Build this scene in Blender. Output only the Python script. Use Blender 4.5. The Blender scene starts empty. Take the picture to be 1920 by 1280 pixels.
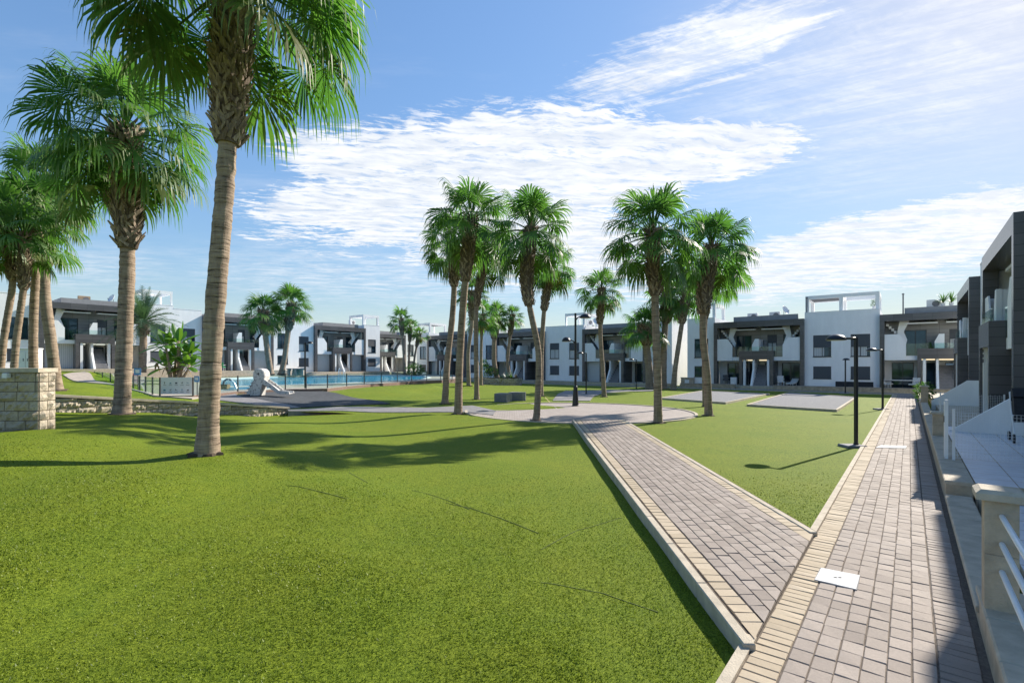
import bpy, bmesh, math, random
import numpy as np
from mathutils import Vector, Matrix
from mathutils.geometry import tessellate_polygon

R = math.radians
SC = bpy.context.scene
COL = SC.collection
random.seed(7)

# ------------------------------------------------------------------ camera
F, CX, HOR, EYE = 950.0, 960.0, 682.0, 2.0
cam_d = bpy.data.cameras.new('camera')
cam = bpy.data.objects.new('camera', cam_d)
COL.objects.link(cam)
cam.location = (0, 0, EYE)
cam.rotation_euler = (R(90), 0, 0)
cam_d.sensor_width = 36.0
cam_d.lens = 36.0 * F / 1920.0
cam_d.shift_y = (HOR - 640.0) / 1920.0
cam_d.clip_start, cam_d.clip_end = 0.05, 2000.0
SC.camera = cam

# ------------------------------------------------------------------ sun, sky, exposure
SUN_AZ, SUN_EL = 50.8, 32.0
sd = Vector((math.sin(R(SUN_AZ)) * math.cos(R(SUN_EL)), math.cos(R(SUN_AZ)) * math.cos(R(SUN_EL)), math.sin(R(SUN_EL))))
sun_d = bpy.data.lights.new('sun', 'SUN')
sun_d.energy, sun_d.angle, sun_d.color = 3.75, R(0.55), (1.0, 0.93, 0.82)
sun = bpy.data.objects.new('sun', sun_d)
COL.objects.link(sun)
sun.rotation_euler = sd.to_track_quat('Z', 'Y').to_euler()
SC.view_settings.view_transform = 'Standard'
SC.view_settings.look = 'None'
SC.view_settings.gamma = 1.0
SC.view_settings.exposure = 1.18


class E:
    """tiny arithmetic wrapper round shader sockets"""
    def __init__(s, nt, v): s.nt, s.v = nt, v
    def _op(s, op, *a):
        n = s.nt.nodes.new('ShaderNodeMath'); n.operation = op
        for i, x in enumerate((s,) + a):
            x = x.v if isinstance(x, E) else x
            if isinstance(x, (int, float)): n.inputs[i].default_value = x
            else: s.nt.links.new(x, n.inputs[i])
        return E(s.nt, n.outputs[0])
    def __add__(s, o): return s._op('ADD', o)
    def __sub__(s, o): return s._op('SUBTRACT', o)
    def __mul__(s, o): return s._op('MULTIPLY', o)
    def __truediv__(s, o): return s._op('DIVIDE', o)
    def max(s, o): return s._op('MAXIMUM', o)
    def min(s, o): return s._op('MINIMUM', o)
    def sqrt(s): return s._op('SQRT')
    def step(s, a, b):
        n = s.nt.nodes.new('ShaderNodeMapRange'); n.interpolation_type = 'SMOOTHSTEP'
        s.nt.links.new(s.v, n.inputs[0]); n.inputs[1].default_value = a; n.inputs[2].default_value = b
        return E(s.nt, n.outputs[0])


def noise(nt, vec, scale, detail=4.0, rough=0.55, dist=0.0):
    n = nt.nodes.new('ShaderNodeTexNoise')
    n.inputs['Scale'].default_value = scale; n.inputs['Detail'].default_value = detail
    n.inputs['Roughness'].default_value = rough; n.inputs['Distortion'].default_value = dist
    if vec is not None: nt.links.new(vec, n.inputs['Vector'])
    return E(nt, n.outputs['Fac'])


def combine(nt, x, y, z=0.0):
    n = nt.nodes.new('ShaderNodeCombineXYZ')
    for i, q in enumerate((x, y, z)):
        q = q.v if isinstance(q, E) else q
        if isinstance(q, (int, float)): n.inputs[i].default_value = q
        else: nt.links.new(q, n.inputs[i])
    return n.outputs[0]


def mixrgb(nt, f, a, b, mode='MIX'):
    n = nt.nodes.new('ShaderNodeMix'); n.data_type = 'RGBA'; n.blend_type = mode
    for i, q in ((0, f), (6, a), (7, b)):
        q = q.v if isinstance(q, E) else q
        if isinstance(q, (int, float)): n.inputs[i].default_value = q
        elif isinstance(q, (tuple, list)): n.inputs[i].default_value = (*q, 1) if len(q) == 3 else q
        else: nt.links.new(q, n.inputs[i])
    return n.outputs[2]


def build_world():
    w = bpy.data.worlds.new("World"); SC.world = w; w.use_nodes = True
    nt = w.node_tree; L = nt.links
    bg = nt.nodes['Background']
    sky = nt.nodes.new('ShaderNodeTexSky'); sky.sky_type = 'NISHITA'; sky.sun_disc = False
    sky.sun_elevation, sky.sun_rotation = R(SUN_EL), R(SUN_AZ)
    sky.air_density, sky.dust_density, sky.ozone_density = 1.0, 0.3, 1.6
    tc = nt.nodes.new('ShaderNodeTexCoord')
    sp = nt.nodes.new('ShaderNodeSeparateXYZ'); L.new(tc.outputs['Generated'], sp.inputs[0])
    dx, dy, dz = (E(nt, o) for o in sp.outputs)
    # the cloud sheet: a flat layer overhead, seen in perspective
    z = dz.max(0.02)
    px, py = dx / z, dy / z
    # bearing / height of the cloud fields (tangent of the angles from north)
    yy = dy.max(0.05)
    a, b = dx / yy, dz / yy

    def field(cx, cy, rx, ry, rot):
        c, s_ = math.cos(R(rot)), math.sin(R(rot))
        u, v = a - (cx - 960) / 950.0, b - (682 - cy) / 950.0
        p, q = u * (c / (rx / 950.0)) + v * (s_ / (rx / 950.0)), v * (c / (ry / 950.0)) - u * (s_ / (ry / 950.0))
        return E(nt, 1.0 and (p * p + q * q).sqrt().v)
    warp = noise(nt, combine(nt, px, py, 3.0), 1.3, 5, 0.6)
    wob = (warp - 0.5) * 1.1

    def cover(c, soft): return (c * -1.0 + 1.0 + wob).step(-soft, soft)
    wing = cover(field(905, 332, 410, 138, 6), 0.26).max(cover(field(1230, 288, 300, 62, 3), 0.25))
    wing = wing.max(cover(field(960, 430, 300, 105, -8), 0.40)).max(cover(field(650, 385, 190, 52, 0), .4))
    veil = cover(field(1800, 60, 480, 170, 22), 0.9)
    streak = cover(field(1330, 95, 300, 70, 20), 0.8)
    low = cover(field(1690, 455, 440, 72, 11), 0.42).max(cover(field(1500, 520, 420, 40, 4), 0.6) * 0.75)
    wisp = cover(field(700, 520, 330, 45, -3), 0.9) * 0.55
    wisp = wisp.max(cover(field(160, 505, 170, 40, 0), 0.9) * 0.4)
    # texture of the sheet: fine ripples for the wing, streaked cirrus elsewhere
    n_warp = noise(nt, combine(nt, px * 0.8, py * 0.8, 9.0), 2.0, 4, 0.6)
    qx, qy = px + n_warp * 0.16, py + n_warp * 0.30
    rip = noise(nt, combine(nt, qx * 2.6 + qy * 0.5, qy * 8.5 - qx * 1.2), 2.3, 6, 0.62)
    big = noise(nt, combine(nt, px * 1.0, py * 2.2, 5.0), 1.6, 5, 0.6)
    fine = noise(nt, combine(nt, qx * 5.5 + qy * 1.0, qy * 12.0 - qx * 3.0, 6.0), 2.6, 5, 0.68)
    tex = (rip * 0.46 + big * 0.30 + fine * 0.34).step(0.46, 0.62)
    cir = noise(nt, combine(nt, (px * 0.9 - py * 0.5) * 1.0, (px * 0.5 + py * 0.9) * 5.0, 1.0), 2.2, 8, 0.7, 0.5)
    cirt = (cir * .75 + fine * .27).step(0.38, 0.70)
    lowt = (noise(nt, combine(nt, px * 1.3, py * 3.0, 7.0), 1.7, 8, 0.68) * .8 + fine * .22).step(0.40, 0.62)
    dens = (wing * 1.45 - (tex * -1.0 + 1.0) * 0.92).step(0.0, 0.95).max(veil * (cirt * 0.55 + 0.22)).max((streak * 1.35 - (cirt * -1.0 + 1.0) * 0.85).step(0.0, 0.95))
    dens = dens.max((low * 1.42 - (lowt * -1.0 + 1.0) * 0.95).step(0.0, 0.9)).max(wisp * (lowt * 0.9 + 0.1))
    thin = noise(nt, combine(nt, px * 0.5, py * 1.6, 2.0), 1.2, 6, 0.65).step(0.52, 0.85) * 0.22
    hor = (dz * -1.0 + 0.16).step(0.0, 0.16) * 0.35
    dens = (dens.max(thin).max(hor) * dz.step(-0.01, 0.02)).min(0.97)
    skyc = nt.nodes.new('ShaderNodeHueSaturation'); skyc.inputs['Saturation'].default_value = 1.13
    skyc.inputs['Value'].default_value = 0.92
    L.new(sky.outputs[0], skyc.inputs['Color'])
    shade = (noise(nt, combine(nt, qx * 1.6, qy * 3.4, 4.0), 2.0, 5, 0.6) * .6 + rip * .4).step(0.38, 0.62)
    sunny = (a * 0.55 + b * 0.75).step(0.0, 1.4)
    white = mixrgb(nt, shade, (2.25, 2.45, 2.75), (3.15, 3.2, 3.28))
    white = mixrgb(nt, sunny * 0.5, white, (3.3, 3.3, 3.35))
    # the photograph is tone-compressed: roll off the glare round the sun and along the horizon
    lum = nt.nodes.new('ShaderNodeRGBToBW'); L.new(skyc.outputs[0], lum.inputs[0])
    k = E(nt, lum.outputs[0]) * 0.30 + 1.0
    dv = nt.nodes.new('ShaderNodeVectorMath'); dv.operation = 'DIVIDE'
    L.new(skyc.outputs[0], dv.inputs[0]); L.new(combine(nt, k, k, k), dv.inputs[1])
    L.new(mixrgb(nt, dens, dv.outputs[0], white), bg.inputs[0])
    bg.inputs[1].default_value = 0.15


build_world()

# ------------------------------------------------------------------ plan axes and ground
UX, UY = 0.617, 0.787           # u: along the right-hand path; v: across it, to the right
ANG_U = math.atan2(UY, UX)


def uv(u, v): return (UX * u + UY * v, UY * u - UX * v)
def to_uv(x, y): return (UX * x + UY * y, UY * x - UX * y)
def gp(x, y, z=0.0):
    Y = F * (EYE - z) / (y - HOR)
    return ((x - CX) * Y / F, Y)
def at(x, y, Y): return ((x - CX) * Y / F, Y, EYE - (y - HOR) * Y / F)


def base_z(X, Y):
    u = UX * X + UY * Y; v = UY * X - UX * Y
    return -.03 - 0.005 * np.clip(u, 0, 60) * np.clip((v + 60) / 25.0, 0, 1)


def pts(l):
    o = []
    for x, y, z in l: o.append((*gp(x, y, z), z))
    return o


# lower lawn (in front of the retaining wall)
C1 = [(1.3, 3.3, -.1), (1.6, 4.5, -.12), (1.7, 7, -.12), (1.85, 10, -.12), (2.0, 14, -.12), (2.1, 17.5, -.1), (2.6, 17.6, -.08),
      (0, 3, .02), (0, 1, .1), (-2, 1.5, .25), (-2, 4, .14), (-1, 6, -.02), (-1, 9, -.10), (-3, 7, .12), (-5.6, 9.5, .27), (-2.5, 10.5, -.05),
      (0, 13, -.16), (-3, 14, -.16), (-4.5, 12.2, .0), (-6.5, 12.5, .08), (-8, 14.2, .05), (-9.3, 10.2, .66), (-13.8, 14.3, .60), (-12, 16.3, .42),
      (-11.9, 15.0, .5), (-10.5, 12.6, .42), (-11, 17.8, .12), (-9.2, 20.2, -.08), (-5, 18, -.12), (-1, 18.5, -.08), (-5, 20.6, -.03),
      (-5, 3, .45), (-8, 5, .6), (-9, 8, .66), (-6, 6.5, .42), (-14, 9, .7), (-4, 0, .45), (3, 0, -.1), (4, 5, -.1), (4, 12, -.1)]
# everything beyond it
C2 = pts([(100, 735, 1.0), (240, 742, .72), (177, 715, .8), (300, 742, .52), (362, 742, .48), (446, 736, .46), (535, 731, .45), (614, 730, .42),
          (683, 725, .44), (745, 721, .46), (800, 717, .46), (845, 714.5, .44), (600, 745, .2), (700, 745, .15), (780, 745, .08), (840, 735, .08),
          (850, 725, .1), (565, 766, .03), (730, 760, .03), (640, 760, .07), (445, 744, .34), (480, 757, .22), (420, 752, .4),
          (900, 745, .02), (1000, 735, 0), (1050, 735, 0), (930, 722, .05), (980, 722, .03), (1150, 742, 0), (1250, 735, 0), (1240, 765, 0)])
C2 += [(-13.8, 15.0, 1.05), (-15.5, 14, 1.15), (-12.9, 16.5, .88), (-11.9, 17.6, .68), (-10.5, 19.4, .42), (-9.2, 21.1, .14),
       (-4.9, 21.5, 0), (-1.3, 21, 0), (2, 18, 0), (2, 21, 0), (6, 21, 0), (8, 24, 0), (5, 17, 0), (4, 10, 0), (8, 12, 0), (8, 18, 0), (12, 20, 0),
       (16, 24, 0), (-20, 22, 1.05), (-26, 24, 1.3), (-20, 15, 1.2), (-17, 19, 1.0), (3, 28, 0), (10, 32, 0)]
for u_, z_ in ((0, 1.5), (8, 1.45), (14, 1.35), (22, 1.2), (30, 1.05), (38, .92), (44, .9)):
    C2.append((*uv(u_, -57.5), z_)); C2.append((*uv(u_, -66), z_)); C2.append((*uv(u_, -54.5), z_ - .06))
for u_ in (-4, 4, 12, 20, 28, 36, 44, 50):
    C2.append((*uv(u_, 0), 0)); C2.append((*uv(u_, 8), 0)); C2.append((*uv(u_, 20), 0))
for v_ in range(-52, 16, 5):
    C2.append((*uv(47.5, v_), 0)); C2.append((*uv(52, v_), 0)); C2.append((*uv(60, v_), 0))
for v_ in range(-30, 0, 5): C2.append((*uv(43, v_), 0))
A1, A2 = np.array(C1), np.array(C2)


def shep(A, X, Y):
    X = np.asarray(X, float); Y = np.asarray(Y, float)
    num = np.zeros(X.shape); den = np.zeros(X.shape)
    for x, y, z in A:
        w = 1.0 / ((X - x) ** 2 + (Y - y) ** 2 + 0.7) ** 1.9
        num += w * z; den += w
    return num / den


MOUNDS = []


def mound(X, Y):
    o = 0.0
    for x, y, h, s in MOUNDS: o = o + h * np.exp(-((X - x) ** 2 + (Y - y) ** 2) / (2 * s * s))
    return o


def g1(X, Y): return shep(A1, X, Y) + mound(X, Y)
def g2(X, Y): return shep(A2, X, Y) + base_z(X, Y)


WALL_L, WALL_R = (-13.8, 14.8), (-9.2, 20.8)
_split = [(-60, 6.0), (-20, 6.7), WALL_L, WALL_R, (-8.6, 20.35), (-4.9, 20.9), (-1.3, 20.1), (-.3, 18.9), (1.0, 18.1), (2.1, 17.7), (4, 17.6), (60, 17.6)]


def split_y(X): return np.interp(X, [p[0] for p in _split], [p[1] for p in _split])


def ground(x, y): return float(g1(np.array(x), np.array(y))) if (y < split_y(x) and x < 1.75) else float(g2(np.array(x), np.array(y)))


def gpt(px, py, z=0.0):
    """where the line of sight through a pixel of the photograph meets the ground"""
    for _ in range(12):
        x, y = gp(px, py, z); z = 0.5 * z + 0.5 * ground(x, y)
    return x, y, ground(x, y)


# ------------------------------------------------------------------ materials
MATS = {}


def new_mat(name):
    m = bpy.data.materials.new(name); m.use_nodes = True
    MATS[name] = m
    return m, m.node_tree, m.node_tree.nodes['Principled BSDF']


def coords(nt, kind='Object', scale=(1, 1, 1)):
    tc = nt.nodes.new('ShaderNodeTexCoord'); mp = nt.nodes.new('ShaderNodeMapping')
    mp.inputs['Scale'].default_value = scale
    if kind == 'World':
        g = nt.nodes.new('ShaderNodeNewGeometry'); nt.links.new(g.outputs['Position'], mp.inputs[0])
    else: nt.links.new(tc.outputs[kind], mp.inputs[0])
    return mp.outputs[0]


def bump(nt, bsdf, h, strength, dist=0.02):
    b = nt.nodes.new('ShaderNodeBump'); b.inputs['Strength'].default_value = strength; b.inputs['Distance'].default_value = dist
    nt.links.new(h.v if isinstance(h, E) else h, b.inputs['Height']); nt.links.new(b.outputs[0], bsdf.inputs['Normal'])


def simple(name, col, rough=0.6, var=0.12, scale=3.0, bstr=0.0, bscale=60.0, metal=0.0, spec=0.5, stretch=(1, 1, 1), kind='World'):
    m, nt, p = new_mat(name)
    v = coords(nt, kind, stretch)
    n = noise(nt, v, scale, 6, 0.62)
    lo = tuple(c * (1 - var) for c in col); hi = tuple(min(1, c * (1 + var)) for c in col)
    nt.links.new(mixrgb(nt, n.step(0.28, 0.72), lo, hi), p.inputs['Base Color'])
    p.inputs['Roughness'].default_value = rough; p.inputs['Metallic'].default_value = metal
    p.inputs['Specular IOR Level'].default_value = spec
    if bstr: bump(nt, p, noise(nt, v, bscale, 3, 0.6), bstr)
    return m


def attr(nt, name):
    n = nt.nodes.new('ShaderNodeAttribute'); n.attribute_name = name
    return n


def make_materials():
    # render on facades: slight streaks of weather
    m, nt, p = new_mat('white_render')
    v = coords(nt, 'World', (1, 1, .25))
    n = noise(nt, v, 2.2, 7, 0.65)
    nt.links.new(mixrgb(nt, n.step(0.3, 0.75), (.83, .83, .825), (.90, .90, .895)), p.inputs['Base Color'])
    p.inputs['Roughness'].default_value = .85
    bump(nt, p, noise(nt, coords(nt, 'World'), 90, 3), .15, .01)
    # grey porcelain cladding: joints of a large tile grid
    for nm, c1, c2 in (('dark_cladding', (.082, .080, .084), (.112, .108, .112)), ('grey_cladding', (.20, .20, .205), (.25, .25, .255))):
        m, nt, p = new_mat(nm)
        tc = nt.nodes.new('ShaderNodeTexCoord'); sp = nt.nodes.new('ShaderNodeSeparateXYZ'); nt.links.new(tc.outputs['Object'], sp.inputs[0])
        br = nt.nodes.new('ShaderNodeTexBrick')
        nt.links.new(combine(nt, E(nt, sp.outputs[0]) + E(nt, sp.outputs[1]), E(nt, sp.outputs[2])), br.inputs['Vector'])
        br.offset = 0.0
        br.inputs['Scale'].default_value = 1.0; br.inputs['Brick Width'].default_value = 1.2; br.inputs['Row Height'].default_value = .3
        br.inputs['Mortar Size'].default_value = .006
        br.inputs['Color1'].default_value = (*c1, 1); br.inputs['Color2'].default_value = (*c2, 1); br.inputs['Mortar'].default_value = (.03, .03, .03, 1)
        nt.links.new(br.outputs['Color'], p.inputs['Base Color']); p.inputs['Roughness'].default_value = .27
    simple('grey_roof', (.30, .30, .305), .8, .1, 3)
    # window glass: dark room behind a mirror-like pane
    m, nt, p = new_mat('window_glass')
    n = noise(nt, coords(nt, 'World'), .9, 2)
    nt.links.new(mixrgb(nt, n.step(.35, .65), (.012, .022, .030), (.030, .055, .068)), p.inputs['Base Color'])
    p.inputs['Roughness'].default_value = .04; p.inputs['IOR'].default_value = 1.75; p.inputs['Specular Tint'].default_value = (.42, .68, 1.0, 1)
    bump(nt, p, noise(nt, coords(nt, 'World'), 1.6, 2), .08, .02)
    # clear balustrade / fence glass
    m, nt, p = new_mat('clear_glass')
    tr = nt.nodes.new('ShaderNodeBsdfTransparent'); tr.inputs[0].default_value = (.86, .95, .935, 1)
    gl = nt.nodes.new('ShaderNodeBsdfGlossy'); gl.inputs['Roughness'].default_value = .03; gl.inputs[0].default_value = (.8, .9, .9, 1)
    lw = nt.nodes.new('ShaderNodeLayerWeight'); lw.inputs[0].default_value = .5
    fc = E(nt, lw.outputs['Facing']); fr = fc * fc * fc * fc * .55 + .035
    ms = nt.nodes.new('ShaderNodeMixShader')
    nt.links.new(fr.v, ms.inputs[0]); nt.links.new(tr.outputs[0], ms.inputs[1]); nt.links.new(gl.outputs[0], ms.inputs[2])
    nt.links.new(ms.outputs[0], nt.nodes['Material Output'].inputs[0])
    # shutters: horizontal slats
    m, nt, p = new_mat('shutter')
    w = nt.nodes.new('ShaderNodeTexWave'); w.bands_direction = 'Z'; w.inputs['Scale'].default_value = 5.0; w.inputs['Distortion'].default_value = 0
    nt.links.new(coords(nt, 'Object'), w.inputs['Vector'])
    nt.links.new(mixrgb(nt, w.outputs['Fac'], (.045, .052, .062), (.085, .095, .11)), p.inputs['Base Color'])
    p.inputs['Roughness'].default_value = .5; bump(nt, p, w.outputs['Fac'], .5, .01)
    # curtain-like white sliding panels
    m, nt, p = new_mat('pale_screen')
    w = nt.nodes.new('ShaderNodeTexWave'); w.bands_direction = 'X'; w.inputs['Scale'].default_value = 2.2; w.inputs['Distortion'].default_value = .6
    nt.links.new(coords(nt, 'Object'), w.inputs['Vector'])
    nt.links.new(mixrgb(nt, w.outputs['Fac'], (.40, .43, .45), (.58, .60, .61)), p.inputs['Base Color']); p.inputs['Roughness'].default_value = .35
    # artificial turf
    m, nt, p = new_mat('turf')
    v = coords(nt, 'World')
    f1 = noise(nt, v, 150, 3, .75); f2 = noise(nt, v, 38, 4, .75); f3 = noise(nt, v, .55, 4, .6); f4 = noise(nt, v, 4.5, 4, .6)
    blades = (f1 * .5 + f2 * .5).step(.38, .64)
    col = mixrgb(nt, blades, (.042, .084, .004), (.222, .292, .022))
    col = mixrgb(nt, (f3 * .65 + f4 * .35).step(.34, .68) * .5, col, mixrgb(nt, blades, (.092, .120, .005), (.305, .335, .030)))
    dry = noise(nt, v, 1.1, 5, .7).step(.70, .86) * .55
    col = mixrgb(nt, dry, col, (.26, .22, .07))
    nt.links.new(col, p.inputs['Base Color']); p.inputs['Roughness'].default_value = .8; p.inputs['Specular IOR Level'].default_value = .12
    bump(nt, p, f1 * .6 + f2 * .6, 1.0, .018)
    m, nt, p = new_mat('turf_blades')
    a = attr(nt, 'rnd'); rr = E(nt, a.outputs['Fac'])
    f3 = noise(nt, coords(nt, 'World'), .55, 4, .6)
    c_ = mixrgb(nt, rr, (.040, .082, .004), (.258, .335, .028))
    c_ = mixrgb(nt, f3.step(.38, .66) * .4, c_, mixrgb(nt, rr, (.080, .110, .005), (.335, .37, .040)))
    nt.links.new(c_, p.inputs['Base Color'])
    p.inputs['Roughness'].default_value = .5; p.inputs['Specular IOR Level'].default_value = .35
    tl = nt.nodes.new('ShaderNodeBsdfTranslucent'); nt.links.new(c_, tl.inputs[0])
    ms = nt.nodes.new('ShaderNodeMixShader'); ms.inputs[0].default_value = .35
    nt.links.new(p.outputs[0], ms.inputs[1]); nt.links.new(tl.outputs[0], ms.inputs[2]); nt.links.new(ms.outputs[0], nt.nodes['Material Output'].inputs[0])
    # pavers: one tint per stone
    m, nt, p = new_mat('paver')
    a = attr(nt, 'tint'); t = E(nt, a.outputs['Fac'])
    v = coords(nt, 'World')
    col = mixrgb(nt, t, (.252, .203, .168), (.380, .315, .266))
    col = mixrgb(nt, noise(nt, v, 55, 5, .7).step(.3, .75) * .35, col, (.16, .135, .12))
    col = mixrgb(nt, noise(nt, v, .8, 5, .65).step(.5, .8) * .35, col, (.40, .36, .33))
    nt.links.new(col, p.inputs['Base Color']); p.inputs['Roughness'].default_value = .8
    bump(nt, p, noise(nt, v, 130, 4, .7), .55, .006)
    m, nt, p = new_mat('cream_paver')
    a = attr(nt, 'tint'); t = E(nt, a.outputs['Fac'])
    col = mixrgb(nt, t, (.385, .305, .205), (.485, .395, .28))
    col = mixrgb(nt, noise(nt, v2 := coords(nt, 'World'), 40, 5, .7).step(.4, .8) * .3, col, (.28, .22, .15))
    nt.links.new(col, p.inputs['Base Color']); p.inputs['Roughness'].default_value = .8
    bump(nt, p, noise(nt, v2, 130, 4, .7), .4, .005)
    # brick-textured paving for the plaza and the far walks
    m, nt, p = new_mat('plaza_paving')
    br = nt.nodes.new('ShaderNodeTexBrick'); nt.links.new(coords(nt, 'World'), br.inputs['Vector'])
    br.inputs['Scale'].default_value = 1.0; br.inputs['Brick Width'].default_value = .2; br.inputs['Row Height'].default_value = .14
    br.inputs['Mortar Size'].default_value = .007
    br.inputs['Color1'].default_value = (.305, .255, .225, 1); br.inputs['Color2'].default_value = (.395, .338, .302, 1); br.inputs['Mortar'].default_value = (.12, .10, .09, 1)
    col = mixrgb(nt, noise(nt, coords(nt, 'World'), .7, 5, .65).step(.4, .8) * .4, br.outputs['Color'], (.40, .36, .33))
    nt.links.new(col, p.inputs['Base Color']); p.inputs['Roughness'].default_value = .8
    simple('mortar', (.135, .108, .085), .95, .3, 30, .4, 150)
    simple('grey_walk', (.21, .20, .20), .85, .16, 6, .3, 120)
    simple('rubber_mat', (.060, .064, .070), .95, .25, 5, .5, 200)
    simple('court_gravel', (.20, .20, .205), .95, .18, 40, .6, 160)
    simple('deck_stone', (.40, .34, .28), .85, .18, 4, .3, 80)
    simple('brick_edge', (.20, .13, .10), .9, .3, 14, .4, 60)
    simple('cream_stone', (.47, .405, .31), .85, .16, 5, .35, 70)
    simple('sand_stone', (.44, .36, .26), .88, .22, 4, .5, 55)
    simple('tile_floor', (.58, .61, .66), .4, .08, 3, .1, 50)
    simple('white_paint', (.72, .72, .72), .5, .05, 3)
    simple('cover_white', (.62, .62, .61), .7, .2, 9, .3, 60)
    simple('white_metal', (.78, .79, .80), .35, .04, 5)
    simple('black_metal', (.014, .014, .016), .38, .25, 8)
    simple('lamp_glass', (.30, .30, .30), .3, .1, 8)
    simple('concrete', (.20, .20, .21), .8, .15, 6, .3, 70)
    simple('grey_post', (.05, .055, .06), .45, .1, 6, metal=.3)
    simple('fabric_grey', (.16, .16, .165), .9, .1, 10)
    simple('fabric_white', (.62, .62, .60), .9, .1, 10, .3, 40)
    simple('fabric_dark', (.02, .022, .028), .85, .3, 10)
    simple('wicker', (.10, .075, .055), .8, .3, 40, .4, 60)
    simple('wood', (.20, .12, .06), .6, .25, 9, stretch=(1, 1, 6))
    simple('tan_box', (.42, .30, .19), .8, .1, 6)
    simple('green_plastic', (.04, .28, .12), .45, .1, 6)
    simple('pink_cloth', (.62, .22, .27), .9, .2, 12)
    simple('sign_white', (.70, .70, .74), .5, .03, 4)
    simple('sign_blue', (.09, .26, .55), .5, .1, 30)
    simple('ink', (.06, .06, .075), .6, .1, 30)
    simple('ink_blue', (.08, .22, .30), .6, .1, 30)
    simple('skin', (.32, .20, .14), .6, .05, 10)
    simple('stone_mosaic', (.40, .33, .27), .9, .4, 7, .8, 9)
    simple('seam', (.075, .105, .014), .95, .3, 10)
    simple('soil', (.07, .05, .035), .95, .3, 10, .5, 30)
    # pool
    m, nt, p = new_mat('pool_water')
    v = coords(nt, 'World')
    n = noise(nt, v, 2.4, 3, .5, .6)
    nt.links.new(mixrgb(nt, n.step(.35, .7), (.008, .20, .42), (.04, .42, .60)), p.inputs['Base Color'])
    p.inputs['Roughness'].default_value = .12; p.inputs['IOR'].default_value = 1.18
    bump(nt, p, noise(nt, coords(nt, 'World', (1, 1, 1)), 3.2, 3, .5), .30, .05)
    simple('splash', (.75, .80, .84), .3, .1, 20)
    # split-face stone
    m, nt, p = new_mat('split_stone')
    a = attr(nt, 'tint'); t = E(nt, a.outputs['Fac'])
    v = coords(nt, 'World')
    col = mixrgb(nt, t, (.38, .32, .24), (.56, .485, .375))
    col = mixrgb(nt, noise(nt, v, 16, 6, .7).step(.42, .72) * .7, col, (.25, .215, .17))
    nt.links.new(col, p.inputs['Base Color']); p.inputs['Roughness'].default_value = .9
    bump(nt, p, noise(nt, v, 22, 6, .75), .9, .03)
    # palm leaves: r = leaf tint, t = along the segment, age = older fans
    m, nt, p = new_mat('palm_leaf')
    r = E(nt, attr(nt, 'r').outputs['Fac']); t = E(nt, attr(nt, 't').outputs['Fac']); ag = E(nt, attr(nt, 'age').outputs['Fac'])
    col = mixrgb(nt, r, (.030, .092, .020), (.088, .180, .036))
    col = mixrgb(nt, t.step(.50, 1.0) * .8, col, (.25, .30, .115))
    col = mixrgb(nt, ag.step(.80, 1.0) * .75, col, (.15, .135, .035))
    nt.links.new(col, p.inputs['Base Color'])
    p.inputs['Roughness'].default_value = .5; p.inputs['Specular IOR Level'].default_value = .4
    tl = nt.nodes.new('ShaderNodeBsdfTranslucent')
    nt.links.new(mixrgb(nt, r, (.085, .25, .035), (.17, .39, .045)), tl.inputs[0])
    ms = nt.nodes.new('ShaderNodeMixShader'); ms.inputs[0].default_value = .40
    nt.links.new(p.outputs[0], ms.inputs[1]); nt.links.new(tl.outputs[0], ms.inputs[2]); nt.links.new(ms.outputs[0], nt.nodes['Material Output'].inputs[0])
    for nm, c1, c2, tcol in (('date_leaf', (.045, .10, .055), (.10, .17, .09), (.10, .2, .06)), ('paddle_leaf', (.03, .11, .012), (.09, .21, .02), (.20, .40, .03)),
                             ('yellow_leaf', (.09, .12, .015), (.28, .23, .02), (.4, .36, .03)), ('shrub_leaf', (.035, .09, .018), (.08, .16, .03), (.12, .28, .03)),
                             ('grey_leaf', (.13, .19, .15), (.22, .28, .23), (.2, .3, .2)), ('dry_leaf', (.20, .14, .05), (.30, .22, .09), (.3, .22, .08))):
        m, nt, p = new_mat(nm)
        r = E(nt, attr(nt, 'r').outputs['Fac'])
        nt.links.new(mixrgb(nt, r, c1, c2), p.inputs['Base Color']); p.inputs['Roughness'].default_value = .45
        tl = nt.nodes.new('ShaderNodeBsdfTranslucent'); tl.inputs[0].default_value = (*tcol, 1)
        ms = nt.nodes.new('ShaderNodeMixShader'); ms.inputs[0].default_value = .35
        nt.links.new(p.outputs[0], ms.inputs[1]); nt.links.new(tl.outputs[0], ms.inputs[2]); nt.links.new(ms.outputs[0], nt.nodes['Material Output'].inputs[0])
    # trunk with ring scars
    m, nt, p = new_mat('palm_trunk')
    vz = coords(nt, 'Object', (2.5, 2.5, 26)); vv = coords(nt, 'Object', (14, 14, 2.0))
    ring = noise(nt, vz, 1.0, 4, .6, .3); fib = noise(nt, vv, 1.0, 5, .65); pat = noise(nt, coords(nt, 'Object'), 1.6, 4, .6)
    h = ring * .65 + fib * .35
    col = mixrgb(nt, h.step(.34, .66), (.165, .115, .078), (.37, .28, .20))
    col = mixrgb(nt, pat.step(.45, .75) * .4, col, (.38, .31, .23))
    crack = ring.step(.30, .38)
    col = mixrgb(nt, crack, (.10, .072, .05), col)
    nt.links.new(col, p.inputs['Base Color']); p.inputs['Roughness'].default_value = .9; bump(nt, p, h + crack * .4, 1.0, .03)
    m, nt, p = new_mat('leaf_base')
    t = E(nt, attr(nt, 'tint').outputs['Fac'])
    vv = coords(nt, 'Object', (30, 30, 4))
    col = mixrgb(nt, t, (.13, .088, .058), (.46, .36, .265))
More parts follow.
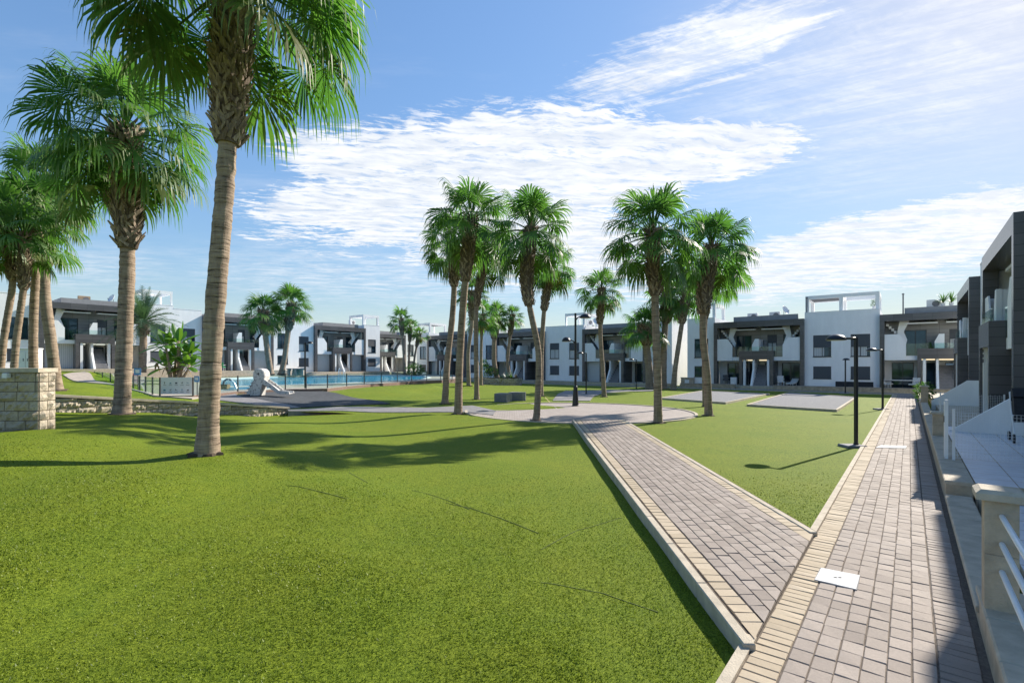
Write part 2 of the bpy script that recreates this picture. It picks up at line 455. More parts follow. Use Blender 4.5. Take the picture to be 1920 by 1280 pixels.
    col = mixrgb(nt, noise(nt, vv, 1.0, 4).step(.35, .7) * .6, col, (.065, .042, .028))
    nt.links.new(col, p.inputs['Base Color']); p.inputs['Roughness'].default_value = .85; bump(nt, p, noise(nt, vv, 1.0, 4), .8, .02)


make_materials()


# ------------------------------------------------------------------ mesh helpers
class MB:
    def __init__(s): s.v, s.f, s.n, s.at = [], [], 0, {}
    def add(s, v, f, **at):
        v = np.asarray(v, float).reshape(-1, 3)
        for q in f: s.f.append([int(i) + s.n for i in q])
        s.v.append(v)
        for k in set(at) | set(s.at):
            s.at.setdefault(k, [np.zeros(s.n)] if s.n else [])
            val = at.get(k, 0.0)
            s.at[k].append(np.full(len(v), val) if np.isscalar(val) else np.asarray(val, float).ravel())
        s.n += len(v)
        return s
    def box(s, x0, x1, y0, y1, z0, z1, **at):
        v = [(x0, y0, z0), (x1, y0, z0), (x1, y1, z0), (x0, y1, z0), (x0, y0, z1), (x1, y0, z1), (x1, y1, z1), (x0, y1, z1)]
        return s.add(v, [(0, 3, 2, 1), (4, 5, 6, 7), (0, 1, 5, 4), (1, 2, 6, 5), (2, 3, 7, 6), (3, 0, 4, 7)], **at)
    def bbox(s, x0, x1, y0, y1, z0, z1, b=.02, **at):
        """box with chamfered top edges and corners"""
        v = [(x0, y0, z0), (x1, y0, z0), (x1, y1, z0), (x0, y1, z0), (x0, y0, z1 - b), (x1, y0, z1 - b), (x1, y1, z1 - b), (x0, y1, z1 - b),
             (x0 + b, y0 + b, z1), (x1 - b, y0 + b, z1), (x1 - b, y1 - b, z1), (x0 + b, y1 - b, z1)]
        return s.add(v, [(0, 3, 2, 1), (0, 1, 5, 4), (1, 2, 6, 5), (2, 3, 7, 6), (3, 0, 4, 7), (4, 5, 9, 8), (5, 6, 10, 9), (6, 7, 11, 10), (7, 4, 8, 11), (8, 9, 10, 11)], **at)
    def prism(s, poly, axis, a, b, **at):
        n = len(poly)
        def m(p, d): return {'x': (d, p[0], p[1]), 'y': (p[0], d, p[1]), 'z': (p[0], p[1], d)}[axis]
        v = [m(p, a) for p in poly] + [m(p, b) for p in poly]
        f = [tuple(range(n))[::-1], tuple(range(n, 2 * n))] + [(i, (i + 1) % n, (i + 1) % n + n, i + n) for i in range(n)]
        return s.add(v, f, **at)
    def tube(s, path, rad, n=8, caps=True, **at):
        P = np.asarray(path, float); k = len(P)
        rad = np.full(k, rad) if np.isscalar(rad) else np.asarray(rad, float)
        T = np.gradient(P, axis=0); T /= np.linalg.norm(T, axis=1)[:, None] + 1e-9
        ref = np.array((1.0, 0, 0)) if abs(T[0][0]) < .9 else np.array((0, 1.0, 0))
        A = np.cross(T, ref); A /= np.linalg.norm(A, axis=1)[:, None] + 1e-9
        B = np.cross(T, A)
        th = np.arange(n) * 2 * math.pi / n
        V = P[:, None] + rad[:, None, None] * (A[:, None] * np.cos(th)[None, :, None] + B[:, None] * np.sin(th)[None, :, None])
        f = [(i * n + j, i * n + (j + 1) % n, (i + 1) * n + (j + 1) % n, (i + 1) * n + j) for i in range(k - 1) for j in range(n)]
        if caps: f += [tuple(range(n))[::-1], tuple(range((k - 1) * n, k * n))]
        return s.add(V, f, **at)
    def lathe(s, prof, n=20, c=(0, 0, 0), sy=1.0, **at):
        V = [(c[0] + r * math.cos(2 * math.pi * j / n), c[1] + sy * r * math.sin(2 * math.pi * j / n), c[2] + z) for r, z in prof for j in range(n)]
        k = len(prof)
        f = [(i * n + j, i * n + (j + 1) % n, (i + 1) * n + (j + 1) % n, (i + 1) * n + j) for i in range(k - 1) for j in range(n)]
        f += [tuple(range(n))[::-1], tuple(range((k - 1) * n, k * n))]
        return s.add(V, f, **at)
    def build(s, name, mat, parent=None, smooth=False, kind=None, loc=None):
        me = bpy.data.meshes.new(name)
        V = np.concatenate(s.v); me.from_pydata(V.tolist(), [], s.f)
        for k, l in s.at.items():
            a = me.attributes.new(k, 'FLOAT', 'POINT'); a.data.foreach_set('value', np.concatenate(l).astype(np.float32))
        me.materials.append(MATS[mat] if isinstance(mat, str) else mat)
        if smooth:
            me.polygons.foreach_set('use_smooth', [True] * len(me.polygons))
        me.update()
        o = bpy.data.objects.new(name, me); COL.objects.link(o)
        if parent is not None: o.parent = parent
        if kind: o['kind'] = kind
        if loc is not None: o.location = loc
        return o


def thing(name, label, cat, loc=(0, 0, 0), rot=0.0, group=None):
    o = bpy.data.objects.new(name, None); COL.objects.link(o)
    o.location = loc; o.rotation_euler = (0, 0, rot); o.empty_display_size = .2
    return tag(o, label, cat, group)


def tag(o, label, cat, group=None):
    o['label'] = label; o['category'] = cat
    if group: o['group'] = group
    return o


def dup(root, loc, rot, label, group=None):
    def cp(o, par):
        c = o.copy(); COL.objects.link(c)
        if par: c.parent = par
        for ch in [k for k in bpy.data.objects if k.parent == o and not k.get('_c')]: cp(ch, c)
        return c
    kids = {}
    for k in bpy.data.objects:
        if k.parent: kids.setdefault(k.parent.name, []).append(k)
    def cp2(o, par):
        c = o.copy(); COL.objects.link(c)
        if par: c.parent = par
        for ch in kids.get(o.name, []): cp2(ch, c)
        return c
    r = cp2(root, None); r.location = loc; r.rotation_euler = (0, 0, rot); r['label'] = label
    if group: r['group'] = group
    return r


def clip_grid(poly, step):
    """polygon cut along a square grid -> verts2d, faces"""
    bm = bmesh.new()
    fc = bm.faces.new([bm.verts.new((x, y, 0)) for x, y in poly])
    xs = [p[0] for p in poly]; ys = [p[1] for p in poly]
    for k, (lo, hi) in enumerate(((min(xs), max(xs)), (min(ys), max(ys)))):
        t = math.floor(lo / step) * step + step
        while t < hi - 1e-4:
            co = (t, 0, 0) if k == 0 else (0, t, 0); no = (1, 0, 0) if k == 0 else (0, 1, 0)
            bmesh.ops.bisect_plane(bm, geom=bm.verts[:] + bm.edges[:] + bm.faces[:], plane_co=co, plane_no=no, dist=1e-5)
            t += step
    bmesh.ops.triangulate(bm, faces=[f for f in bm.faces if len(f.verts) > 4])
    bm.normal_update()
    bm.verts.index_update()
    V = np.array([v.co[:2] for v in bm.verts]); Fc = [[v.index for v in (f.verts if f.normal.z > 0 else reversed(f.verts))] for f in bm.faces]
    bd = [(e.verts[0].index, e.verts[1].index) for e in bm.edges if len(e.link_faces) == 1]
    bm.free()
    return V, Fc, bd


def drape(name, poly, off, mat, step=.8, skirt=.35, zf=None, kind='structure', parent=None):
    """a paved sheet laid on the ground, with a real edge going down into it"""
    V, Fc, bd = clip_grid(poly, step)
    Z = (zf or g2)(V[:, 0], V[:, 1]) + off
    V3 = np.column_stack((V, Z)); n = len(V3)
    B = V3.copy(); B[:, 2] -= skirt
    mb = MB(); mb.add(np.vstack((V3, B)), Fc + [(a, b, b + n, a + n) for a, b in bd])
    return mb.build(name, mat, parent, kind=kind)


def strip(mb, line, w, h, zf, off, up=None):
    """a kerb of section w x h laid along a polyline of (x, y)"""
    P = [Vector((x, y)) for x, y in line]
    rings = []
    for i, p in enumerate(P):
        d = (P[min(i + 1, len(P) - 1)] - P[max(i - 1, 0)]).normalized(); n = Vector((-d.y, d.x))
        z = zf(p.x, p.y) + off
        a, b = p + n * w / 2, p - n * w / 2
        rings += [(a.x, a.y, z - h), (a.x, a.y, z), (b.x, b.y, z), (b.x, b.y, z - h)]
    f = [(i * 4 + j, i * 4 + (j + 1) % 4, (i + 1) * 4 + (j + 1) % 4, (i + 1) * 4 + j) for i in range(len(P) - 1) for j in range(4)]
    f += [(0, 1, 2, 3), tuple(len(rings) - 4 + k for k in (3, 2, 1, 0))]
    mb.add(rings, f)


def resample(line, step):
    out = []
    for (x0, y0), (x1, y1) in zip(line, line[1:]):
        k = max(1, int(math.hypot(x1 - x0, y1 - y0) / step))
        out += [(x0 + (x1 - x0) * i / k, y0 + (y1 - y0) * i / k) for i in range(k)]
    return out + [line[-1]]


Z2 = lambda x, y: float(g2(np.array(x), np.array(y)))
Z1 = lambda x, y: float(g1(np.array(x), np.array(y)))
ZU0 = None
ZU = lambda x, y: -0.005 * max(0.0, UX * x + UY * y)

# ------------------------------------------------------------------ ground sheets
MAIN_XY = gp(388, 850, .30)
MOUNDS.append((MAIN_XY[0], MAIN_XY[1], .13, .75))
POOL_PX = [(392, 727), (480, 724.2), (560, 722.2), (640, 719.4), (720, 715.5), (790, 711.8), (806, 708.5), (796, 705.6), (740, 704.2), (660, 704.4), (560, 705.6), (480, 707.6), (392, 711)]
DECK_Z = .50
POOL = [gp(x, y, .46) for x, y in POOL_PX]
KIDS_PX = [(384, 733.5), (430, 733), (480, 731.5), (516, 729.0), (500, 726.2), (440, 727.6), (384, 729)]


def in_poly(poly, X, Y):
    r = np.zeros(np.shape(X), bool); n = len(poly)
    for i in range(n):
        x0, y0 = poly[i]; x1, y1 = poly[(i + 1) % n]
        c = ((y0 > Y) != (y1 > Y))
        with np.errstate(divide='ignore', invalid='ignore'):
            xi = (x1 - x0) * (Y - y0) / (y1 - y0 + 1e-12) + x0
        r ^= c & (X < xi)
    return r


DECK_NEAR = [(177, 714), (200, 718.5), (225, 723), (250, 728.5), (275, 735), (300, 741.5), (330, 741.5), (362, 741), (400, 738), (446, 734), (535, 729.5), (575, 729), (614, 728),
             (650, 724), (683, 721), (715, 718.5), (745, 716.5), (772, 714.5), (800, 713.2), (828, 712.4), (850, 711)]
DECK_FAR = [(858, 706), (850, 702.5), (760, 701.5), (650, 701.8), (560, 702.6), (470, 704.5), (400, 706.5), (300, 708.8), (230, 710.2), (180, 711)]
DECK = [gp(x, y, DECK_Z) for x, y in DECK_NEAR + DECK_FAR]


def ground_sheet(name, near):
    xs = np.unique(np.concatenate((np.linspace(-160, -62, 8), np.linspace(-60, -20, 30), np.linspace(-20, 4, 70 if near else 61), np.linspace(4, 42, 45), np.linspace(44, 160, 10), [p[0] for p in _split])))
    if near: xs = xs[(xs > -62) & (xs < 2.2)]
    ts = np.linspace(0, 1, 90)
    V = []
    for x in xs:
        s = float(split_y(x)) if -62 < x < 62 else 12.0
        ys = (-30 + (s + 30) * (1 - (1 - ts) ** 1.0) if False else np.concatenate((np.linspace(-260, -30, 5), np.linspace(-25, 0, 5), np.linspace(0, s, 60)[1:]))) if near else \
            np.concatenate((s + (70 - s) * np.linspace(0, 1, 110) ** 1.25, np.linspace(72, 300, 10)))
        if not near and x > 2.2: ys = np.concatenate((np.linspace(-260, -5, 8), np.linspace(-4, 70, 115), np.linspace(72, 300, 10))) if True else ys
        V.append(np.column_stack((np.full(len(ys), x), ys)))
    mb = MB()
    def sheet(blocks):
        m = len(blocks[0]); P = np.concatenate(blocks)
        Z = (g1 if near else g2)(P[:, 0], P[:, 1])
        if not near:
            ind = in_poly(DECK, P[:, 0], P[:, 1]); Z = np.where(ind, np.minimum(Z, DECK_Z - .14), Z)
            inp = in_poly([(p[0], p[1]) for p in POOL], P[:, 0], P[:, 1]); Z = np.where(inp, -1.2, Z)
        f = [(i * m + j, (i + 1) * m + j, (i + 1) * m + j + 1, i * m + j + 1) for i in range(len(blocks) - 1) for j in range(m - 1)]
        mb.add(np.column_stack((P, Z)), f)
    if near: sheet(V)
    else:
        L_ = [b for b in V if len(b) == len(V[0])]; R_ = [b for b in V if len(b) != len(V[0])]
        xb = L_[-1][0, 0]
        R_.insert(0, np.column_stack((np.full(len(R_[0]), 2.15), R_[0][:, 1])))
        sheet(L_); sheet(R_)
    return mb.build(name, 'turf', kind='structure', smooth=True)


lawn = ground_sheet('lawn', True)
ground_far = ground_sheet('ground', False)


def turf_fibres():
    """short fibres standing on the nearest stretch of lawn"""
    rng = np.random.default_rng(3)
    n = 420000
    Y = 1.9 + 8.3 * rng.random(n) ** 1.55
    X = (rng.random(n) * 2 - 1) * Y * 1.05
    vv = UY * X - UX * Y
    lx = 1.68 + .033 * (Y - 3.63)
    rx = 3.42 + .043 * (Y - 5.83)
    left = (X < lx - .05) & (vv < -1.04)
    right = (X > rx + .12) & (vv < -.98) & (Y > 5.9)
    k = (left | right) & (rng.random(n) < np.clip((10.0 - Y) / 5.0, 0, 1))
    X, Y, left = X[k], Y[k], left[k]; n = len(X)
    Z = np.where(left, g1(X, Y), g2(X, Y))
    a = rng.random(n) * 2 * math.pi; h = .006 + .016 * rng.random(n) ** 1.4; w = (.0020 + .0022 * rng.random(n)) * (1 + Y / 6)
    lean = .9 * h * rng.random(n); b = rng.random(n) * 2 * math.pi
    P = np.column_stack((X, Y, Z - .003))
    s = np.column_stack((np.cos(a) * w, np.sin(a) * w, np.zeros(n)))
    top = P + np.column_stack((np.cos(b) * lean, np.sin(b) * lean, h))
    V = np.stack((P - s, P + s, top), 1).reshape(-1, 3)
    me = bpy.data.meshes.new('turf_fibres')
    me.vertices.add(3 * n); me.loops.add(3 * n); me.polygons.add(n)
    me.vertices.foreach_set('co', V.ravel().astype(np.float32))
    me.loops.foreach_set('vertex_index', np.arange(3 * n, dtype=np.int32))
    me.polygons.foreach_set('loop_start', np.arange(0, 3 * n, 3, dtype=np.int32))
    at_ = me.attributes.new('rnd', 'FLOAT', 'POINT'); at_.data.foreach_set('value', np.repeat(rng.random(n), 3).astype(np.float32))
    me.update(calc_edges=True); me.validate()
    me.materials.append(MATS['turf_blades'])
    o = bpy.data.objects.new('grass', me); COL.objects.link(o)
    o['kind'] = 'stuff'; tag(o, 'short green artificial turf fibres covering the near lawn', 'grass')


turf_fibres()

# seams where turf strips meet, slightly opened
def seams():
    mb = MB()
    for line in ([(1010, 1000), (940, 972), (880, 952), (836, 943)], [(880, 955), (840, 938), (800, 925), (772, 919)], [(690, 905), (655, 886)], [(650, 935), (560, 912), (540, 910)],
                 [(1235, 1148), (1130, 1112), (1040, 1095), (1015, 1092)], [(1165, 970), (1080, 995), (1015, 1030)], [(640, 818), (560, 812), (540, 809)]):
        P = [gpt(*q)[:2] for q in line]
        P = resample(P, .12)
        strip(mb, P, .010, .01, lambda x, y: Z1(x, y), .006)
    return mb.build('turf_seam', 'seam', lawn)


seams()


# ------------------------------------------------------------------ paths
def paver_field(mb, rects, rng, b=.004, top=.009):
    for x0, x1, y0, y1 in rects:
        t = float(np.clip(rng.normal(.5, .27), 0, 1)); dz = rng.normal(0, .0012)
        tl = rng.normal(0, .0018, 4)
        zz = [-.005 * max(0, q) for q in (x0, x1)]
        v = [(x0, y0, zz[0] - .02), (x1, y0, zz[1] - .02), (x1, y1, zz[1] - .02), (x0, y1, zz[0] - .02),
             (x0, y0, zz[0] + top - b + dz), (x1, y0, zz[1] + top - b + dz), (x1, y1, zz[1] + top - b + dz), (x0, y1, zz[0] + top - b + dz),
             (x0 + b, y0 + b, zz[0] + top + dz + tl[0]), (x1 - b, y0 + b, zz[1] + top + dz + tl[1]), (x1 - b, y1 - b, zz[1] + top + dz + tl[2]), (x0 + b, y1 - b, zz[0] + top + dz + tl[3])]
        mb.add(v, [(0, 1, 5, 4), (1, 2, 6, 5), (2, 3, 7, 6), (3, 0, 4, 7), (4, 5, 9, 8), (5, 6, 10, 9), (6, 7, 11, 10), (7, 4, 8, 11), (8, 9, 10, 11)], tint=t)


def columns(x0, x1, y0, y1, ncol, pitch, gap, rng, half=.03):
    out = []; w = (y1 - y0) / ncol
    for c in range(ncol):
        x = x0 - rng.random() * pitch
        x = x0 + (c % 2) * .012 + rng.normal(0, .004)
        while x < x1:
            L_ = pitch * (0.5 if rng.random() < half else 1.0)
            out.append((x + gap / 2, x + L_ - gap / 2, y0 + c * w + gap / 2 + rng.normal(0, .0012), y0 + (c + 1) * w - gap / 2 + rng.normal(0, .0012)))
            x += L_
    return out


def rot_root(name, loc, ang):
    o = bpy.data.objects.new(name, None); COL.objects.link(o); o.location = loc; o.rotation_euler = (0, 0, ang)
    return o


def right_path():
    rng = np.random.default_rng(11)
    # slab in its own frame: x = u, y = -v
    mb = MB()
    us = np.linspace(-3, 47, 26)
    V = []; f = []
    for u in us:
        z = -.005 * max(0, u)
        V += [(u, -.44, z - .5), (u, -.44, z), (u, .935, z), (u, .935, z - .5)]
    for i in range(len(us) - 1): f += [(i * 4 + j, i * 4 + j + 1, (i + 1) * 4 + j + 1, (i + 1) * 4 + j) for j in range(3)]
    mb.add(V, f)
    root = mb.build('path', 'mortar', kind='structure'); root.rotation_euler = (0, 0, ANG_U)
    m = MB(); paver_field(m, columns(-2.5, 46.5, -.15, .655, 6, .177, .008, rng), rng)
    m.build('paver', 'paver', root)
    m = MB(); paver_field(m, columns(-2.5, 46.5, -.375, -.155, 1, .098, .008, rng, 0), rng); m.build('right_border', 'paver', root)
    m = MB(); paver_field(m, columns(-2.5, 46.5, .66, .875, 1, .098, .008, rng, 0), rng); m.build('cream_border', 'cream_paver', root)
    k = MB()
    for a, b in ((-2.5, 4.04), (7.02, 46.8)):
        n = int((b - a) / 1.0) + 1
        for i in range(n):
            u0, u1 = a + (b - a) * i / n, a + (b - a) * (i + 1) / n - .006
            z0, z1 = -.005 * max(0, u0), -.005 * max(0, u1)
            k.add([(u0, .88, z0 - .4), (u1, .88, z1 - .4), (u1, .955, z1 - .4), (u0, .955, z0 - .4), (u0, .88, z0 + .022), (u1, .88, z1 + .022), (u1, .955, z1 + .022), (u0, .955, z0 + .022)],
                  [(4, 5, 6, 7), (0, 1, 5, 4), (1, 2, 6, 5), (2, 3, 7, 6), (3, 0, 4, 7)])
    k.build('kerb', 'cream_stone', root)


right_path()


def left_path():
    rng = np.random.default_rng(5)
    # straight walk from the junction to the plaza, local x along it
    ang = math.atan2(1.0, .0345)
    o = (1.62, 2.0)
    c, s_ = math.cos(ang), math.sin(ang)
    def loc(x, y): return ((x - o[0]) * c + (y - o[1]) * s_, -(x - o[0]) * s_ + (y - o[1]) * c)
    W = 1.78
    # local y: 0 at the left edge, -W at the right
    m = MB(); V = []
    poly = [(16.1, .04), (16.1, -W - .1)]
    def vlim(yl):        # local x where the left border of the right-hand path (v = -.955) is met
        x0, y0 = o[0] - yl * s_, o[1] + yl * c
        return ((-.882) - (UY * x0 - UX * y0)) / (UY * c - UX * s_)
    poly += [(vlim(-W - .1), -W - .1), (vlim(.04), .04)]
    m.prism(poly, 'z', -.5, -.002)
    root = m.build('path', 'mortar', kind='structure', loc=(o[0], o[1], 0)); root.rotation_euler = (0, 0, ang)
    rects, cream = [], []
    n = 10; w = (W - .08 - .36) / n
    for ci in range(n + 2):
        if ci in (0, n + 1):
            y1 = -.08 if ci == 0 else -.26 - n * w; y0 = y1 - .17; ln = .145
        else:
            y1 = -.26 - (ci - 1) * w; y0 = y1 - w; ln = .2
        xs = max(vlim(y0), vlim(y1)) + .004
        lo = min(vlim(y0), vlim(y1))
        x = xs + ((ci % 2) * .09 if 0 < ci <= n else 0.01)
        # trapezoid cut stones at the junction are covered by the first full stone shortened
        if x - xs > .03: (rects if 0 < ci <= n else cream).append((xs, x - .008, y0 + .004, y1 - .004))
        while x < 16.0:
            (rects if 0 < ci <= n else cream).append((x, x + ln - .008, y0 + .004, y1 - .004)); x += ln
        # wedge
        tgt = m
    def flat(mb, rc):
        for x0, x1, y0, y1 in rc:
            paver_field(mb, [(x0 - 100, x1 - 100, y0, y1)], rng)
        for a in mb.v: a[:, 0] += 100
    a = MB(); flat(a, rects)
    for ci in range(n):
        y1 = -.26 - ci * w; y0 = y1 - w
        xa, xb = vlim(y0) + .006, vlim(y1) + .006; xs = max(xa, xb)
        if xs - min(xa, xb) > .02:
            a.add([(xa, y0 + .004, .008), (xs, y0 + .004, .008), (xs, y1 - .004, .008), (xb, y1 - .004, .008)], [(0, 1, 2, 3)], tint=float(rng.random()))
    a.build('paver', 'paver', root)
    b = MB(); flat(b, cream)
    for y1 in (-.08, -.26 - n * w):
        y0 = y1 - .17; xa, xb = vlim(y0) + .006, vlim(y1) + .006; xs = max(xa, xb)
        b.add([(xa, y0 + .004, .008), (xs + .004, y0 + .004, .008), (xs + .004, y1 - .004, .008), (xb, y1 - .004, .008)], [(0, 1, 2, 3)], tint=.5)
    b.build('cream_border', 'cream_paver', root)
    k = MB()
    for yl, xa in ((-.0, vlim(.0)), (-W - .02, vlim(-W - .02))):
        x = xa
        while x < 16.05:
            k.bbox(x, min(x + .995, 16.1), yl - .04, yl + .045, -.4, .032 if yl > -.5 else .02, .008); x += 1.0
    k.build('kerb', 'cream_stone', root)


left_path()

PLZ = (2.95, 22.7, 5.0)


def plaza():
    P = [(PLZ[0] + PLZ[2] * math.cos(t), PLZ[1] + PLZ[2] * math.sin(t)) for t in np.linspace(0, 2 * math.pi, 73)[:-1]]
    o = drape('plaza', P, .012, 'plaza_paving', 1.0, .5, zf=lambda x, y: base_z(x, y))
    k = MB(); strip(k, P + [P[0]], .12, .5, lambda x, y: float(base_z(np.array(x), np.array(y))), .045)
    k.build('kerb', 'cream_stone', o)
    # walks leaving the plaza
    poly = [gp(x, y, -.05) for x, y in [(880, 771), (740, 771.5), (640, 773), (540, 779), (540, 770), (640, 764), (740, 763), (800, 764), (886, 760), (930, 768), (925, 776)]]
    w = drape('walk', poly, .03, 'grey_walk', .8, .3)
    poly = [gp(x, y, -.1) for x, y in [(1036, 750), (1046, 736.5), (1060, 731.5), (1100, 730.5), (1150, 728.5), (1225, 728), (1225, 730.5), (1180, 731.5), (1130, 735), (1112, 742), (1106, 750)]]
    drape('walk', poly, .03, 'grey_walk', 1.0, .3)
    poly = [uv(46.2, -58), uv(48.5, -58), uv(48.5, 4), uv(46.2, 4)]
    drape('walk', poly, .04, 'grey_walk', 2.5, .3)
    k = MB(); strip(k, resample([uv(46.2, -58), uv(46.2, -.95)], 3), .1, .4, Z2, .07); k.build('kerb', 'cream_stone', w)
    # apron between the retaining wall, the playground and the pool
    poly = [gpt(x, y)[:2] for x, y in [(375, 747.5), (420, 752), (480, 759), (536, 766.5), (565, 764.6), (500, 752), (447, 742), (436, 738), (375, 742)]]
    drape('walk', poly, .035, 'grey_walk', .8, .3)
    poly = [gpt(x, y)[:2] for x, y in [(444, 741.5), (500, 752), (565, 764.8), (640, 761), (732, 757.5), (650, 743), (575, 732.5), (510, 735.5)]]
    drape('play_surface', poly, .045, 'rubber_mat', .8, .3)
    # diagonal walk on the upper lawn beside the pool fence
    poly = [gpt(x, y)[:2] for x, y in [(118, 700.5), (160, 709), (215, 722), (290, 743), (360, 749), (378, 746), (300, 742.5), (270, 735.5), (225, 724), (178, 713.5), (158, 704), (150, 700)]]
    drape('walk', poly, .05, 'deck_stone', .8, .3)


plaza()


def court(corners, label_):
    P = [gpt(x, y)[:2] for x, y in corners]
    o = drape('court', P, .075, 'court_gravel', 1.5, .35)
    k = MB(); strip(k, resample(P + [P[0]], 1.5), .10, .4, Z2, .11); k.build('kerb', 'cream_stone', o)


court([(1238, 748.5), (1360, 757.5), (1442, 740), (1318, 734.2)], 'a')
court([(1402, 761.5), (1568, 772), (1606, 746.5), (1480, 737.5)], 'b')


def pool():
    outer = [Vector((x, y, DECK_Z)) for x, y in DECK]
    hole = [Vector((x, y, DECK_Z)) for x, y in POOL]
    kid = [Vector((*gp(x, y, .46), DECK_Z)) for x, y in KIDS_PX]
    tri = tessellate_polygon([outer, hole, kid])
    allv = outer + hole + kid
    mb = MB(); n = len(outer)
    mb.add([v[:] for v in allv], [t for t in tri])
    deck = mb.build('pool_deck', 'deck_stone', kind='structure')
    ed = MB(); ed.add([v[:] for v in outer] + [(v.x, v.y, v.z - .55) for v in outer], [(i, (i + 1) % n, (i + 1) % n + n, i + n) for i in range(n)])
    ed.build('deck_edge', 'brick_edge', deck)
    for nm, P in (('pool', hole), ('pool', kid)):
        c = MB(); strip(c, [(v.x, v.y) for v in P] + [(P[0].x, P[0].y)], .34, .5, lambda x, y: DECK_Z, .035); c.build('pool_coping', 'white_paint', deck)
        w = MB(); w.add([(v.x, v.y, DECK_Z - .09) for v in P], [tuple(range(len(P)))[::-1]])
        w.build('water', 'pool_water', kind='structure')


pool()


# ------------------------------------------------------------------ split-face stone walls
def rock_wall(root, p0, p1, zb0, zb1, zt0, zt1, thick, course, blen, rng, cap=.07, over=.04, part='wall', ends=(True, True)):
    """courses of rough blocks along p0->p1 (left to right, seen from the front), top sloping zt0->zt1"""
    d = Vector((p1[0] - p0[0], p1[1] - p0[1])); L_ = d.length; d /= L_; nrm = Vector((d.y, -d.x))
    mb = MB(); core = MB()
    ncourse = int(math.ceil((max(zt0, zt1) - min(zb0, zb1)) / course)) + 1
    ztop = lambda s: (zt0 + (zt1 - zt0) * s / L_) - cap
    for c in range(ncourse):
        s = -blen * (.5 if c % 2 else 0.0) - rng.random() * .1
        while s < L_:
            bl = blen * (.75 + .5 * rng.random())
            s0, s1 = max(s, 0) + .007, min(s + bl, L_) - .007
            s += bl
            if s1 - s0 < .03: continue
            zt_, zl = (max(zt0, zt1) - cap) - c * course, (max(zt0, zt1) - cap) - (c + 1) * course
            zt_ = zt_ - .008; zl += .007
            tm = min(ztop(s0), ztop(s1))
            if zl > tm: continue
            zt_ = min(zt_, tm)
            if zt_ < min(zb0, zb1) - .1: continue
            nx, nz = max(3, int((s1 - s0) / .055)), max(3, int((zt_ - zl) / .05))
            gx, gz = np.meshgrid(np.linspace(s0, s1, nx + 1), np.linspace(zl, zt_, nz + 1))
            edge = np.minimum(np.minimum(gx - s0, s1 - gx), np.minimum(gz - zl, zt_ - gz))
            dep = .012 + np.clip(edge / .05, 0, 1) * (.026 + .028 * rng.standard_normal(gx.shape))
            dep = np.clip(dep, .006, .08)
            X = p0[0] + d.x * gx + nrm.x * dep; Y = p0[1] + d.y * gx + nrm.y * dep
            V = np.column_stack((X.ravel(), Y.ravel(), gz.ravel())); m = nx + 1
            f = [(j * m + i, j * m + i + 1, (j + 1) * m + i + 1, (j + 1) * m + i) for j in range(nz) for i in range(nx)]
            tv = float(np.clip(rng.normal(.5, .28), 0, 1))
            mb.add(V, f, tint=tv)
            # sides of the block going back into the wall
            back = [(p0[0] + d.x * a - nrm.x * .03, p0[1] + d.y * a - nrm.y * .03, b) for a, b in ((s0, zl), (s1, zl), (s1, zt_), (s0, zt_))]
            fr = [V[0], V[nx], V[-1], V[nz * m]]
            mb.add(np.vstack((fr, back)), [(0, 4, 5, 1), (1, 5, 6, 2), (2, 6, 7, 3), (3, 7, 4, 0)], tint=tv)
    mb.build(part, 'split_stone', root)
    q = [(p0[0], p0[1]), (p1[0], p1[1]), (p1[0] - nrm.x * thick, p1[1] - nrm.y * thick), (p0[0] - nrm.x * thick, p0[1] - nrm.y * thick)]
    zb = min(zb0, zb1) - .3
    V = [(*q[0], zb), (*q[1], zb), (*q[2], zb), (*q[3], zb), (*q[0], zt0 - cap - .002), (*q[1], zt1 - cap - .002), (*q[2], zt1 - cap - .002), (*q[3], zt0 - cap - .002)]
    core.add(V, [(0, 3, 2, 1), (4, 5, 6, 7), (0, 1, 5, 4), (1, 2, 6, 5), (2, 3, 7, 6), (3, 0, 4, 7)])
    core.build('core', 'mortar', root)
    cp = MB(); k = max(1, int(L_ / .9))
    for i in range(k):
        a, b = L_ * i / k + .003 - (over if i == 0 else 0), L_ * (i + 1) / k - .003 + (over if i == k - 1 else 0)
        za, zb_ = zt0 + (zt1 - zt0) * a / L_, zt0 + (zt1 - zt0) * b / L_
        o_, t_ = over + .03, thick + over
        c_ = [(p0[0] + d.x * s + nrm.x * e, p0[1] + d.y * s + nrm.y * e) for s, e in ((a, o_), (b, o_), (b, -t_), (a, -t_))]
        V = [(*c_[0], za - cap), (*c_[1], zb_ - cap), (*c_[2], zb_ - cap), (*c_[3], za - cap), (*c_[0], za), (*c_[1], zb_), (*c_[2], zb_), (*c_[3], za)]
        cp.add(V, [(0, 3, 2, 1), (4, 5, 6, 7), (0, 1, 5, 4), (1, 2, 6, 5), (2, 3, 7, 6), (3, 0, 4, 7)])
    cp.build('coping', 'cream_stone', root)


